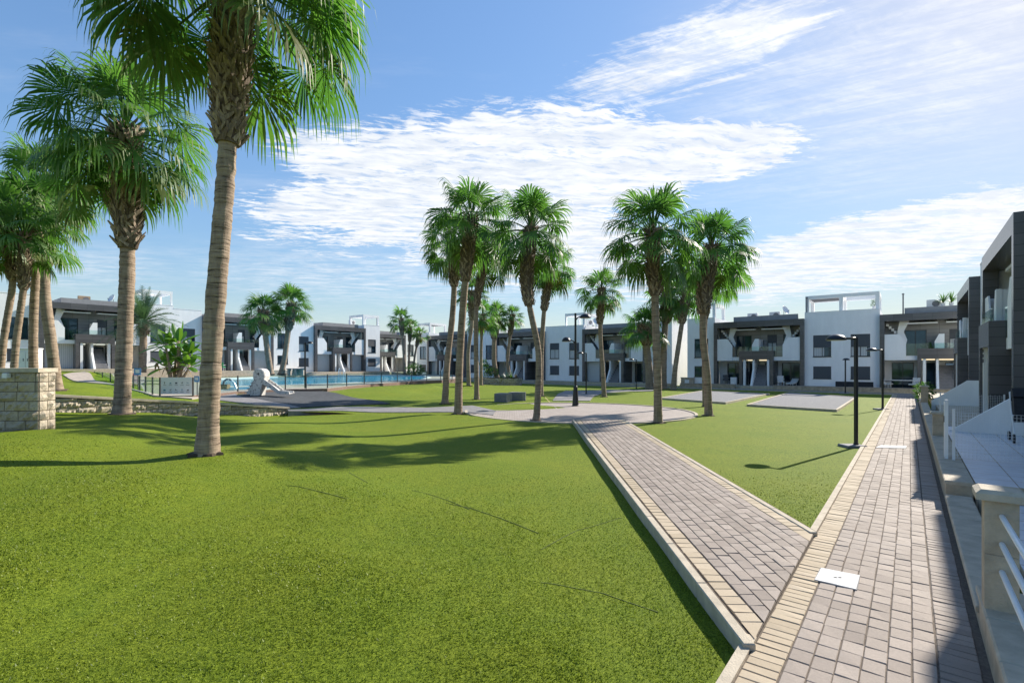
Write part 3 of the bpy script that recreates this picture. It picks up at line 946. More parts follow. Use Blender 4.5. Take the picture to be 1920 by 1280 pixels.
def walls():
    rng = np.random.default_rng(2)
    r = thing('retaining_wall', 'low rough stone retaining wall with sloping coping between the lawns', 'wall')
    rock_wall(r, WALL_L, WALL_R, .5, -.2, 1.13, .24, .3, .2, .42, rng)
    r = thing('stone_wall', 'taller rough stone block wall at the left edge of the lawn', 'wall')
    a = gp(73, 803, .66)
    zt = EYE - (690 - HOR) * a[1] / F
    rock_wall(r, (a[0] - 3.2, a[1] - .35), a, .55, .55, zt, zt, .0 + .42, .2, .42, rng, cap=.085)
    e = MB(); d = Vector((3.2, .35)).normalized(); n = Vector((d.y, -d.x))
    # its end, turned to the gap
    rock_wall(r, a, (a[0] - n.x * .42, a[1] - n.y * .42), .55, .55, zt - .085, zt - .085, .1, .2, .42, rng, cap=.002, over=0, part='end_face')
    # small white junction box on the face
    bx = MB(); p = at(25, 699, a[1]); bx.bbox(p[0] - .05, p[0] + .05, p[1] - .19, p[1] - .10, p[2] - .1, p[2] + .0, .01)
    tag(bx.build('junction_box', 'white_paint'), 'small white junction box under the coping of the left stone wall', 'box')


walls()
# ------------------------------------------------------------------ terraced houses
# local frame: x along the facade (left to right seen from the court), y into the house, z up; one pair is 13.1 m wide
HW, FW = 2.7, 7.7


def facade(mb, x0, x1, z0, z1, y, holes, dep):
    xs = sorted({x0, x1, *[h[0] for h in holes], *[h[1] for h in holes]}); zs = sorted({z0, z1, *[h[2] for h in holes], *[h[3] for h in holes]})
    for i in range(len(xs) - 1):
        for j in range(len(zs) - 1):
            a, b, c, d = xs[i], xs[i + 1], zs[j], zs[j + 1]
            if any(h[0] - 1e-6 <= a and b <= h[1] + 1e-6 and h[2] - 1e-6 <= c and d <= h[3] + 1e-6 for h in holes): continue
            mb.add([(a, y, c), (b, y, c), (b, y, d), (a, y, d)], [(0, 1, 2, 3)])
    for a, b, c, d in holes:
        q = [(a, c), (b, c), (b, d), (a, d)]
        for k in range(4):
            p, r_ = q[k], q[(k + 1) % 4]
            mb.add([(p[0], y, p[1]), (r_[0], y, r_[1]), (r_[0], y + dep, r_[1]), (p[0], y + dep, p[1])], [(0, 3, 2, 1)])


def ring(mb, x0, x1, z0, z1, y0, y1, w):
    mb.box(x0, x1, y0, y1, z0, z0 + w); mb.box(x0, x1, y0, y1, z1 - w, z1)
    mb.box(x0, x0 + w, y0, y1, z0 + w, z1 - w); mb.box(x1 - w, x1, y0, y1, z0 + w, z1 - w)


def window(par, x0, x1, z0, z1, y, shut=0.0, mull=1, name='window', screen=False):
    f = MB(); ring(f, x0, x1, z0, z1, y + .10, y + .16, .05)
    for k in range(mull):
        xm = x0 + (x1 - x0) * (k + 1) / (mull + 1); f.box(xm - .03, xm + .03, y + .105, y + .155, z0 + .05, z1 - .05)
    w = f.build(name, 'grey_post', par)
    g = MB(); g.box(x0 + .02, x1 - .02, y + .125, y + .14, z0 + .02, z1 - .02); g.build('screen' if screen else 'pane', 'pale_screen' if screen else 'window_glass', w)
    if .25 < shut < .7:
        c = MB(); xe = x0 + (x1 - x0) * (.45 + .5 * ((x0 * 7.3 + shut * 3) % 1)); c.box(x0 + .04, xe, y + .116, y + .1235, z0 + .05, z1 - (z1 - z0) * shut); c.build('curtain', 'pale_screen', w)
    if shut > 0:
        s = MB(); zb = z1 - (z1 - z0) * shut
        s.box(x0 + .03, x1 - .03, y + .05, y + .085, zb, z1 - .01); s.box(x0 + .03, x1 - .03, y + .045, y + .09, zb - .04, zb - .002); s.build('shutter', 'shutter', w)
    return w


def chevron(pts_, mx=None): return [((2 * mx - a) if mx else a, b) for a, b in (pts_ if not mx else pts_[::-1])]


def make_house(label, shut, lower, left=True, right=True, plinth=1.8, pergola=(True, True), screens=(False, False), beam_y=1.9, depth=9.0, stair=True):
    h = thing('terraced_house', label, 'house', group='white terraced houses round the lawn')
    Lx, Rx = HW, HW + FW; mid = (Lx + Rx) / 2
    for side, on in ((0, left), (1, right)):
        if not on: continue
        x0, x1 = (0.0, HW) if side == 0 else (Rx, Rx + HW)
        wx = (.70, 2.05) if side == 0 else (Rx + .65, Rx + 2.0)
        up, lo = (wx[0], wx[1], 2.63, 4.5), (wx[0], wx[1], .72, 1.78)
        w = MB(); facade(w, x0, x1, -.8, 6.5, .4, [up, lo], .16)
        w.add([(x0, .4, -.8), (x0, depth, -.8), (x0, depth, 6.5), (x0, .4, 6.5)], [(0, 1, 2, 3)][:1] if False else [(0, 3, 2, 1)])
        w.add([(x1, .4, -.8), (x1, depth, -.8), (x1, depth, 6.5), (x1, .4, 6.5)], [(0, 1, 2, 3)])
        w.add([(x0, depth, -.8), (x1, depth, -.8), (x1, depth, 6.5), (x0, depth, 6.5)], [(0, 3, 2, 1)])
        w.add([(x0, .4, 6.5), (x1, .4, 6.5), (x1, depth, 6.5), (x0, depth, 6.5)], [(0, 1, 2, 3)])
        w.box(x0 + .003, x1 - .003, .38, .60, 6.50, 6.56)
        w.build('wall', 'white_render', h)
        window(h, *up, .4, shut[side], 1); window(h, *lo, .4, lower[side], 1)
        for q in (up, lo): sl = MB(); sl.box(q[0] - .03, q[1] + .03, .36, .5, q[2] - .05, q[2]); sl.build('sill', 'grey_post', h)
        if pergola[side]:
            p = MB(); a, b = (x0 + .001, x1 - .02) if side == 0 else (x0 + .02, x1 - .001)
            ya, yb, zt, s = .62, 4.0, 8.0, .28
            sa, sb = (s / 2, s) if side == 0 else (s, s / 2)
            for px_, ww in ((a, sa), (b - sb, sb)):
                for py_ in (ya, yb - s): p.box(px_, px_ + ww, py_, py_ + s, 6.5, zt - .3)
            ring_ = ((a, b, ya, ya + s), (a, b, yb - s, yb), (a, a + sa, ya + s, yb - s), (b - sb, b, ya + s, yb - s))
            for q in ring_: p.box(*q, zt - .3, zt)
            po = p.build('pergola', 'white_render', h)
            if (side + len(label)) % 2 == 0:
                sh = MB()
                for k in range(9): sh.box(a + s, b - s, ya + s + .12 + k * .3, ya + s + .26 + k * .3, zt - .26, zt - .2)
                sh.build('slat', 'fabric_grey', po)
    # dark portal round the recessed middle
    p = MB()
    p.box(Lx, Lx + .32, 0, .46, -.5, 5.45); p.box(Rx - .32, Rx, 0, .46, -.5, 5.45)
    p.box(Lx, Rx, 0, beam_y, 5.45, 6.0)
    if not left: p.box(Lx, Lx + .3, .46, depth, -.5, 5.45)
    p.build('portal_frame', 'dark_cladding', h)
    rp = MB(); rp.box(Lx + .003, Rx - .003, beam_y, depth, 5.45, 5.98); rp.box(Lx + 1.6, Rx - .6, .9, 1.1, 6.0, 6.52); rp.box(Lx + 1.6, Lx + 1.8, 1.1, depth, 6.0, 6.52)
    rp.build('roof', 'grey_roof', h)
    # recessed walls
    ux = [(Lx + 1.6, Lx + 3.0), (mid + .55, mid + 1.35), (mid + 1.9, mid + 3.2)]
    uh = [(a, b, 2.66, 4.75) for a, b in ux]
    w = MB(); facade(w, Lx + .003, Rx - .003, 2.65, 5.45, 1.9, uh, .2); w.build('upper_wall', 'grey_cladding', h)
    for i, q in enumerate(uh): window(h, *q, 1.9, .35 if i == 1 else 0, 1, 'balcony_door')
    lh = [(Lx + .75, Lx + 2.2, 0.0, 2.1), (mid - 1.05, mid - .2, 0, 2.1), (mid + .3, mid + 1.1, 0, 2.1), (mid + 1.75, Rx - .6, 0, 2.1)]
    w = MB(); facade(w, Lx + .003, Rx - .003, -.3, 2.3, 1.9, lh, .2); w.build('lower_wall', 'white_render', h)
    for i, q in enumerate(lh): window(h, *q, 1.9, 0, 1 if i in (0, 3) else 0, 'patio_door', (screens[0] and i < 2) or (screens[1] and i >= 2))
    # upper floor
    s = MB()
    s.box(Lx + .32, mid - 1.452, .12, 1.9, 2.3, 2.65); s.box(mid + 1.452, Rx - .32, .12, 1.9, 2.3, 2.65); s.box(mid - 1.18, mid + 1.18, -.1, 1.9, 2.41, 2.65)
    s.build('floor_slab', 'white_render', h)
    b = MB(); x0, x1 = mid - 1.45, mid + 1.45
    b.box(x0, x1, -.28, -.1, 2.4, 3.2); b.box(x0, x0 + .18, -.1, .9, 2.4, 3.2); b.box(x1 - .18, x1, -.1, .9, 2.4, 3.2)
    b.box(x0, x0 + .26, -.275, 1.9, -.5, 2.4); b.box(x1 - .26, x1, -.275, 1.9, -.5, 2.4)
    b.build('porch', 'dark_cladding', h)
    pl = [(Lx + .32, 2.3), (Lx + 1.7, 2.3), (Lx + 1.7, 3.75), (Lx + 1.25, 4.38), (Lx + .32, 4.38)]
    for mx in (None, mid):
        q = MB(); q.prism(chevron(pl, mx), 'y', .07, .119); q.box(*(sorted((Lx + .33, Lx + .45)) if not mx else (Rx - .45, Rx - .33)), .119, 1.9, 2.65, 4.35)
        q.build('balcony_parapet', 'white_render', h)
    q = MB(); q.prism([(mid - .4, 2.66), (mid + .18, 2.66), (mid + .18, 4.32), (mid - .14, 4.32), (mid - .4, 3.75)], 'y', .02, .16); q.box(mid + .02, mid + .16, .16, 1.9, 2.66, 4.3)
    q.build('balcony_divider', 'white_render', h)
    ch = [(Lx + 1.28, 5.44), (Lx + 1.9, 5.44), (Lx + 1.55, 4.6), (Lx + 1.78, 3.95), (Lx + 1.7, 3.6), (Lx + 1.12, 4.55)]
    for mx in (None, mid):
        q = MB(); q.prism(chevron(ch, mx), 'y', .95, 1.08)
        for k in range(7):       # flight of steps behind it
            xx = Lx + .4 + k * .17
            xa, xb = (xx, xx + .17) if not mx else (2 * mid - xx - .17, 2 * mid - xx)
            q.box(xa, xb, 1.08, 1.88, 5.1 - k * .2, 5.3 - k * .2)
        q.build('roof_stair', 'white_render', h)
    g = MB()
    g.box(Lx + 1.70, x0 + .02, .09, .105, 2.66, 3.6); g.build('balustrade', 'clear_glass', h)
    g = MB(); g.box(x1 - .02, Rx - 1.70, .09, .105, 2.66, 3.6); g.build('balustrade', 'clear_glass', h)
    g = MB(); g.box(x0 + .03, x1 - .03, -.2, -.185, 3.2, 3.6); g.build('balustrade', 'clear_glass', h)
    for a, bb in ((Lx + 1.6, mid - .2), (mid + .3, Rx - 1.5)):
        aw = MB(); aw.box(a, bb, .5, .62, 5.18, 5.28); aw.prism([(.62, 5.2), (.62, 5.24), (1.8, 5.44), (1.8, 5.40)], 'x', a + .05, bb - .05); aw.build('awning', 'white_metal', h)
    # ground floor: white piers and the foot of the outside stair
    for a in (mid - 1.12, mid + .92): q = MB(); q.box(a, a + .20, -.2, .1, -.3, 2.41); q.build('pier', 'white_render', h)
    q, tr = MB(), MB()
    if stair: q.prism([(1.88, -.2), (1.88, 2.405), (-.12, 2.405), (-.14, 1.5), (-.95, .1), (-1.1, -.25), (-.8, -.25)][::-1], 'x', mid - .32, mid - .16)
    for k in range(9 if stair else 0): tr.box(mid - .155, mid + .85, -.75 + k * .26, -.75 + (k + 1) * .26, -.2, min(2.4, .06 + k * .23))
    if stair: es = q.build('entrance_stair', 'white_render', h); tr.build('steps', 'concrete', es)
    for on, a, b in ((screens[0], Lx + .34, mid - 1.46), (screens[1], mid + 1.46, Rx - .34)):
        if on: q = MB(); q.box(a, b, .62, .66, .02, 2.29); q.build('screen', 'pale_screen', h)
    if plinth > 0:
        q = MB(); q.box(0 if left else Lx, 2 * HW + FW if right else Rx, -plinth, .38, -1.2, -.002); pp = q.build('terrace', 'cream_stone', h)
    return h


def place(h, u, v, face, z):
    a = {'mid': math.atan2(-UX, UY), 'left': math.atan2(UY, UX), 'right': math.atan2(-UY, -UX)}[face]
    h.location = (*uv(u, v), z); h.rotation_euler = (0, 0, a)
    return h


def houses():
    # row beyond the pool, facing right
    a = make_house('white house with portal behind the paddle-leaf clump and the date palm', (.0, .0), (1, 1), pergola=(False, True), screens=(True, False)); place(a, 6.7, -60, 'left', 1.53)
    b = make_house('white house with dark portal left of the two pool palms, green chair in front', (.45, .0), (1, .0), pergola=(False, False), screens=(True, True)); place(b, 19.8, -60, 'left', 1.25)
    c = make_house('white house with complete dark portal above the pool, right end of its row', (.5, .5), (1, 1), pergola=(False, True), screens=(True, True)); place(c, 32.9, -60, 'left', .97)
    d = make_house('small far white house set back between pool row and far row, behind three small palms', (.3, .6), (1, 1), left=False, pergola=(False, True), screens=(True, False)); place(d, 44.3, -65, 'left', .7)
    # row across the far side, facing the camera
    e = make_house('shaded white house partly hidden by the tall twin palms, left end of the far row', (.0, .5), (1, 1), pergola=(True, True), screens=(True, False)); place(e, 51, -58.6, 'mid', .1)
    f = make_house('shaded white house behind the round stone planter with palms', (.0, .4), (1, 1), pergola=(False, False)); place(f, 51, -45.5, 'mid', .0)
    g = make_house('shaded white house behind the tall plaza lamp, right end of its block', (.45, .0), (1, 1), pergola=(True, False), screens=(True, False)); place(g, 51, -32.4, 'mid', -.02)
    h = make_house('shaded white house facing the gravel courts with a full dark portal', (.0, .55), (.0, 1), pergola=(True, True)); place(h, 51, -17.7, 'mid', .0)
    i = make_house('shaded white house at the end of the right path with potted plants on its balcony', (.55, .5), (1, 1), pergola=(True, False)); place(i, 51, -4.6, 'mid', .0)
    # row along the right-hand path
    j = make_house('farther white house beside the right path, seen edge on', (.3, .3), (1, 1), plinth=1.3, pergola=(False, False), stair=False); place(j, 42.9, 2.245, 'right', .15)
    k = make_house('nearest white house at the right edge with tall dark portal and projecting porch', (.3, .3), (1, 1), plinth=1.3, pergola=(False, False), stair=False); place(k, 29.8, 2.245, 'right', .15)
    l = make_house('white house beside the near end of the path, just outside the right edge', (.3, .3), (1, 1), plinth=1.3, pergola=(False, False), stair=False); place(l, 16.7, 2.245, 'right', .15)


houses()

# ------------------------------------------------------------------ palms and other plants
def norm(a): return a / (np.linalg.norm(a, axis=-1, keepdims=True) + 1e-9)


def fan_leaf(mb, hub, T, S, N, Lb, nseg, r, age, droop, rng):
    """a costapalmate fan: joined near the hub, then free segments with hanging tips"""
    ph = np.linspace(-2.15, 2.15, nseg); dph = ph[1] - ph[0]
    d = np.cos(ph)[:, None] * T + np.sin(ph)[:, None] * S - (.30 * np.abs(np.sin(ph)) ** 1.5)[:, None] * N
    d = norm(d + rng.normal(0, .035, d.shape))
    e = norm(-np.sin(ph)[:, None] * T + np.cos(ph)[:, None] * S)
    L_ = Lb * (.70 + .30 * np.cos(ph * .62)) * rng.uniform(.88, 1.08, nseg)
    ts = np.array((0.02, .28, .52, .70, .86, 1.0)); wid = np.array((.25, 1.0, 1.0, .60, .34, .05)); bend = np.array((0, .02, .08, .42, .84, 1.0)) * droop
    rw = 2 * L_ * .50 * math.sin(dph / 2) * .98
    P = np.repeat(hub[None], nseg, 0) + d * (L_ * ts[0])[:, None]
    rows = []
    down = np.array((0, 0, -1.0))
    for k in range(len(ts)):
        if k:
            b = np.clip(bend[k] * (.75 + .5 * rng.random(nseg)), 0, .97)[:, None]
            t_ = norm(d * (1 - b) + down * b)
            P = P + t_ * (L_ * (ts[k] - ts[k - 1]))[:, None]
        w = rw * wid[k] * (ts[k] / .50 if ts[k] < .50 else 1.0)
        rows.append((P - e * (w / 2)[:, None], P + e * (w / 2)[:, None]))
    m = len(ts)
    V = np.stack([np.stack(q, 1) for q in rows], 1)            # seg, row, 2, 3
    base = np.arange(nseg) * m * 2
    F = []
    for k in range(m - 1):
        q = np.stack((base + 2 * k, base + 2 * k + 1, base + 2 * k + 3, base + 2 * k + 2), 1); F.append(q)
    F = np.concatenate(F)
    tt = np.tile(np.repeat(ts, 2), nseg)
    mb.add(V.reshape(-1, 3), F.tolist(), t=tt, r=np.repeat(np.clip(r + rng.normal(0, .15, nseg), 0, 1), m * 2), age=age)


def fan_crown(c, Rr, n, nseg, rng, low=-62, droop=1.0, high=86):
    low = low * .86; leaf, pet = MB(), MB()
    ga = math.pi * (3 - math.sqrt(5)); a0 = rng.random() * 7
    for i in range(n):
        f = (i + .5) / n
        el = R(high + (low - high) * f ** .92 + rng.normal(0, 6)); az = a0 + i * ga + rng.normal(0, .12)
        d = np.array((math.cos(el) * math.cos(az), math.cos(el) * math.sin(az), math.sin(el)))
        facing = abs(((az + math.pi / 2 + math.pi) % (2 * math.pi)) - math.pi)
        if el < R(-20) and facing < .8: continue          # the lowest fans were trimmed on this side
        Lp = Rr * (.50 + .16 * rng.random()) * (1.0 if f > .15 else .75); Lb = Rr * (.50 + .10 * rng.random()) * (.85 if f < .08 else 1)
        start = c + np.array((0, 0, -.35 * f * Rr * .6)) + np.array((d[0], d[1], 0)) * .10
        tt = np.linspace(0, 1, 5)[:, None]
        sag = .22 * Lp * max(0.1, math.cos(el))
        P = start + d * Lp * tt - np.array((0, 0, 1.0)) * sag * tt ** 2
        T = norm((P[-1] - P[-2])[None])[0]
        S = np.cross(T, (0, 0, 1.0))
        if np.linalg.norm(S) < .15: S = np.array((math.sin(az), -math.cos(az), 0))
        S = S / np.linalg.norm(S); N = np.cross(S, T)
        if N[2] < 0 and el > 0: N = -N
        ro = rng.normal(0, .30); S, N = S * math.cos(ro) + N * math.sin(ro), N * math.cos(ro) - S * math.sin(ro)
        T = norm((T + np.array((0, 0, -.22)) * (0.4 + f))[None])[0]
        pet.tube(P, np.linspace(.030, .013, 5) * (Rr / 2.0) ** .5, 5, r=.9, t=.3, age=.0 if f < .9 else .9)
        fan_leaf(leaf, P[-1], T, S, N, Lb, nseg, rng.random() * .8 + .1, f, droop * (.55 + .5 * f), rng)
    # unopened spear leaves
    for k in range(3):
        d = norm(np.array([[rng.normal(0, .18), rng.normal(0, .18), 1.0]]))[0]
        pet.tube([c, c + d * Rr * .5, c + d * Rr * (.75 + .15 * rng.random())], [.05, .035, .004], 5, r=.9, t=.3, age=0)
    return leaf, pet


def leaf_bases(path, rads, n, size, rng):
    mb = MB(); P = np.asarray(path); ga = math.pi * (3 - math.sqrt(5))
    s = np.linspace(0, 1, len(P))
    for i in range(n):
        t = (i + .5) / n
        c = np.array([np.interp(t, s, P[:, k]) for k in range(3)]); r = np.interp(t, s, rads)
        a = i * ga + rng.normal(0, .15); o = np.array((math.cos(a), math.sin(a), 0)); tg = np.array((-o[1], o[0], 0)); up = np.array((0, 0, 1.0))
        lean = rng.normal(0, .62); tilt = .18 + .45 * rng.random() + .2 * (t > .9)
        dr = norm((up * math.cos(tilt) + o * math.sin(tilt) + tg * lean)[None])[0]; sd_ = norm(np.cross(dr, o)[None])[0]; th = norm(np.cross(sd_, dr)[None])[0]
        L_, w = size * (.8 + .8 * rng.random()), size * (.30 + .22 * rng.random()); d_ = size * (.06 + .05 * rng.random())
        b = c + o * r * .82
        V = []
        for q, ww, dd in ((0, w, d_), (.55, w * .75, d_ * .8), (1, w * (.25 + .3 * rng.random()), d_ * .4)):
            p = b + dr * L_ * q
            V += [p - sd_ * ww / 2 - th * dd, p + sd_ * ww / 2 - th * dd, p + sd_ * ww / 2 + th * dd, p - sd_ * ww / 2 + th * dd]
        F = [(k * 4 + j, k * 4 + (j + 1) % 4, k * 4 + 4 + (j + 1) % 4, k * 4 + 4 + j) for k in range(2) for j in range(4)] + [(8, 9, 10, 11)]
        mb.add(V, F, tint=float(np.clip(rng.normal(.45 + .15 * (t < .15), .25), 0, 1)))
    return mb


def palm(base, trunk, crown, Rr, w0, label, boots=.62, nleaf=38, nseg=30, seed=0, low=-60, z=None, xy=None, bootw=1.45, group='fan palms', droop=1.0, high=86, nboot=110, skirt=False, dy=0.0):
    """base: pixel of the foot, trunk: pixels up the stem, crown: pixel of the crown's heart, Rr metres, w0 stem width in pixels"""
    rng = np.random.default_rng(seed + 100)
    if xy is None: x, y, z = gpt(*base)
    else: x, y = xy; z = ground(x, y) if z is None else z
    root = thing('fan_palm', label, 'palm tree', (x, y, z), rng.random() * 0, group)
    pts_ = [(0.0, 0.0, -.15)] + [tuple(np.array(at(px_, py_, y)) - (x, y, z)) for px_, py_ in trunk] + [tuple(np.array(at(*crown, y)) - (x, y, z))]
    pts_ = np.array(pts_); pts_[:, 1] += np.linspace(0, dy, len(pts_))
    # smooth the stem
    d = np.concatenate(([0], np.cumsum(np.linalg.norm(np.diff(pts_, axis=0), axis=1)))); d /= d[-1]
    s = np.linspace(0, 1, 44 if y > 20 else 150)
    C = np.column_stack([np.interp(s, d, pts_[:, k]) for k in range(3)])
    for _ in range(12 if y > 20 else 130):
        C[1:-1] = .5 * C[1:-1] + .25 * (C[:-2] + C[2:])
    r0 = w0 / 2 * y / F
    rad = .86 * r0 * (1.0 - .18 * s) * (1 + .42 * np.exp(-s * 30)) + rng.normal(0, r0 * .022, len(s))
    rc = MB(); m_ = 18; rc.lathe([(r0 * 1.5, .0), (r0 * 1.36, .022), (r0 * 1.15, .035), (.01, .035)], m_)
    q_ = rc.v[0].reshape(4, m_, 3); q_[:, :, :2] *= (1 + .22 * rng.normal(0, 1, m_))[None, :, None].clip(.6, 1.5); q_[0, :, 2] = -.06
    rc.build('root_collar', 'soil', root)
    H_ = C[-1][2]
    k = int(boots * len(s))
    t = MB(); t.tube(C[:k + 3], rad[:k + 3], 14); t.build('trunk', 'palm_trunk', root, smooth=True)
    br = r0 * bootw * (0.62 + .42 * np.sin(np.clip((s[k:] - boots) / (1 - boots), 0, 1) * 2.2 + .25))
    core = MB(); core.tube(C[k:], br * .86, 10, tint=.1)
    bs = leaf_bases(C[k:], br, int(nboot * 2.6), r0 * .95, rng)
    bs.add(np.concatenate(core.v), core.f, tint=.08); bs.build('leaf_bases', 'leaf_base', root)
    leaf, pet = fan_crown(C[-1], Rr, nleaf, nseg, rng, low, droop, high)
    cr = leaf.build('crown', 'palm_leaf', root); pet.build('petioles', 'palm_leaf', cr, smooth=True)
    if skirt:
        q = MB()
        for i in range(3):
            az = rng.random() * 7; el = R(-60 - 15 * rng.random()); dd = np.array((math.cos(el) * math.cos(az), math.cos(el) * math.sin(az), math.sin(el)))
            S = np.array((-math.sin(az), math.cos(az), 0)); fan_leaf(q, C[-1] + dd * Rr * .5, dd, S, np.cross(S, dd), Rr * .55, nseg, .5, 1, 1.2, rng)
        q.build('yellow_fronds', 'yellow_leaf', cr)
    return root


def palms():
    G1, G2, G3 = 'tall palms on the left lawns', 'tall palms round the plaza', 'small palms by the pool'
    palm((388, 850), [(392, 760), (398, 640), (412, 470), (424, 330)], (444, -78), 2.55, 42, 'tall leaning fan palm nearest the camera, crown cut by the top edge', .63, 54, 44, 1, -33, group=G1, bootw=1.6, nboot=230)
    palm((228, 776), [(234, 640), (238, 520), (240, 440)], (234, 238), 2.5, 31, 'big fan palm in front of the low retaining wall, full crown', .58, 42, 36, 2, -48, group=G1, bootw=1.6, nboot=150)
    x, y, z = gpt(221, 772)
    palm(None, [(226, 650), (244, 540), (243, 440)], (184, 322), 1.7, 22, 'darker thin fan palm hidden close behind the big palm at the retaining wall', .66, 22, 28, 3, -40, xy=(x - .25, y + .5), group=G1, bootw=1.3)
    palm((107, 731), [(96, 640), (84, 560), (82, 500)], (84, 342), 2.05, 21, 'fan palm on the upper left lawn with its foot in the grass', .60, 38, 30, 4, -48, group=G1, bootw=1.75)
    palm(None, [(62, 640), (64, 560), (68, 510)], (62, 388), 1.6, 17, 'straight-stemmed palm just left of the upper lawn palm, partly behind it', .68, 26, 26, 5, -45, xy=gp(64, 727, 1.15), group=G1)
    palm(None, [(30, 640), (40, 570), (46, 530)], (44, 438), 1.5, 14, 'slim palm leaning right above the left stone wall', .66, 26, 26, 6, -45, xy=gp(22, 722, 1.3), group=G1)
    palm(None, [(6, 640), (18, 570), (26, 530)], (10, 415), 1.7, 14, 'slim leaning palm at the far left edge', .66, 28, 26, 7, -45, xy=gp(-4, 721, 1.3), group=G1)
    palm((834, 757), [(838, 680), (848, 600), (852, 540)], (850, 450), 1.85, 14, 'left stem of the tall twin palms left of the plaza', .72, 34, 28, 8, -62, group=G2, bootw=1.5)
    palm((859, 776), [(861, 690), (866, 600), (872, 530)], (884, 405), 2.0, 17, 'right stem of the tall twin palms, standing nearer on the lawn edge', .68, 38, 30, 9, -62, group=G2, bootw=1.5)
    palm((894, 749), [(893, 680), (892, 600), (894, 560)], (914, 470), 1.9, 11, 'palm just right of the tall twin palms', .62, 32, 26, 10, -66, group=G2, bootw=1.5)
    palm((879, 723), [(877, 660), (885, 610)], (884, 545), 1.7, 9, 'thin palm behind the twin palms, left of a thinner stem', .70, 22, 20, 11, -50, group=G2)
    palm((902, 722), [(902, 660), (903, 630)], (905, 590), 2.0, 7, 'short palm with yellowing lower fronds behind the twin palms', .80, 24, 20, 12, -50, group=G2, skirt=True)
    palm((1005, 789), [(1010, 720), (1011, 655), (1000, 610), (988, 550), (986, 510)], (996, 425), 1.75, 14.5, 'palm with bent stem on the near left rim of the plaza', .60, 38, 30, 13, -62, group=G2, bootw=2.0, nboot=130)
    palm((1014, 743), [(1014, 690), (1016, 640), (1020, 580)], (1033, 495), 1.9, 11, 'palm behind the bent palm, beyond the plaza rim', .64, 34, 26, 14, -66, group=G2, bootw=1.5, skirt=True)
    palm((1133, 744), [(1130, 690), (1126, 640), (1125, 600)], (1128, 540), 1.75, 10, 'medium palm standing alone right of the tall plaza lamp', .66, 30, 26, 15, -58, group=G2, bootw=1.5)
    palm((1234, 793), [(1233, 700), (1229, 600), (1228, 540)], (1224, 430), 1.95, 18, 'tall palm on the near right rim of the plaza', .66, 42, 32, 16, -62, group=G2, bootw=1.6, nboot=120)
    palm((1329, 779), [(1326, 700), (1317, 630), (1319, 560)], (1335, 460), 1.85, 16, 'rightmost tall palm, on the lawn before the gravel courts', .60, 40, 30, 17, -66, group=G2, bootw=1.9, nboot=120)
    palm((1322, 762), [(1320, 690), (1322, 600), (1330, 540)], (1348, 500), 1.7, 10, 'palm half hidden directly behind the rightmost tall palm', .62, 26, 24, 18, -70, group=G2)
    palm((1218, 729), [(1217, 690), (1212, 650)], (1208, 610), 2.3, 17, 'low thick palm with dark crown behind the tall right rim palm', .70, 30, 26, 19, -40, group=G2, bootw=1.3)
    palm((1244, 729), [(1244, 690), (1245, 650), (1247, 610)], (1252, 545), 2.5, 14, 'sunlit palm of the back clump right of the tall right rim palm', .66, 36, 26, 20, -66, group=G2)
    palm((1262, 731), [(1266, 690), (1272, 650), (1278, 610)], (1288, 545), 2.1, 11, 'right-leaning palm of the back clump beside the bright gable', .66, 28, 24, 21, -60, group=G2)
    palm((508, 701), [(503, 670), (499, 640)], (493, 583), 2.35, 13, 'left of the two palms at the pool edge, crown to the left', .62, 36, 26, 22, -45, group=G3, bootw=1.35, droop=.7)
    palm((527, 701), [(534, 670), (538, 640)], (547, 570), 2.45, 12, 'right of the two palms at the pool edge, leaning right', .62, 36, 26, 23, -45, group=G3, bootw=1.35, droop=.7)
    palm(None, [(757, 660), (754, 630)], (752, 597), 1.95, 6, 'tallest of three small palms right of the pool', .70, 22, 20, 24, -35, xy=gp(759, 703.5, .45), group=G3, droop=.6)
    palm(None, [(767, 665), (768, 640)], (769, 614), 1.6, 5, 'middle one of three small palms right of the pool', .70, 18, 18, 25, -40, xy=gp(766, 703.2, .45), group=G3, droop=.6)
    palm(None, [(777, 670), (782, 645)], (787, 626), 1.4, 5, 'shortest of three small palms right of the pool, yellow lower fronds', .70, 16, 18, 26, -40, xy=gp(775, 703, .45), group=G3, droop=.6, skirt=True)
    # the round planter with its two palms
    P = planter()
    palm(None, [(926, 680), (926, 645)], (930, 590), 1.8, 11, 'thick young palm in the round stone planter', .62, 30, 24, 27, -55, xy=(P[0] - .15 - .3, P[1] + .2), z=P[2], group='palms in the planter', skirt=True, droop=.7)
    palm(None, [(951, 680), (954, 650)], (961, 590), 1.45, 7, 'thin young palm at the right of the round stone planter', .66, 24, 22, 28, -50, xy=(P[0] + .95, P[1] + .6), z=P[2], group='palms in the planter', droop=.7)
    plants(P)


def blob_leaves(mb, c, r, n, L_, rng, flat=1.0, up=.3):
    for i in range(n):
        d = norm(rng.normal(0, 1, (1, 3)))[0]; q = rng.random() ** .45
        p = np.array(c) + d * np.array((r, r, r * flat)) * q
        a = norm((d + np.array((0, 0, up)) + rng.normal(0, .4, 3))[None])[0]; s = norm(np.cross(a, rng.normal(0, 1, 3))[None])[0]
        l = L_ * (.6 + .8 * rng.random()); w = l * .34
        mb.add([p, p + a * l * .5 + s * w / 2, p + a * l - np.array((0, 0, l * .15)), p + a * l * .5 - s * w / 2], [(0, 1, 2, 3)], r=float(rng.random()))


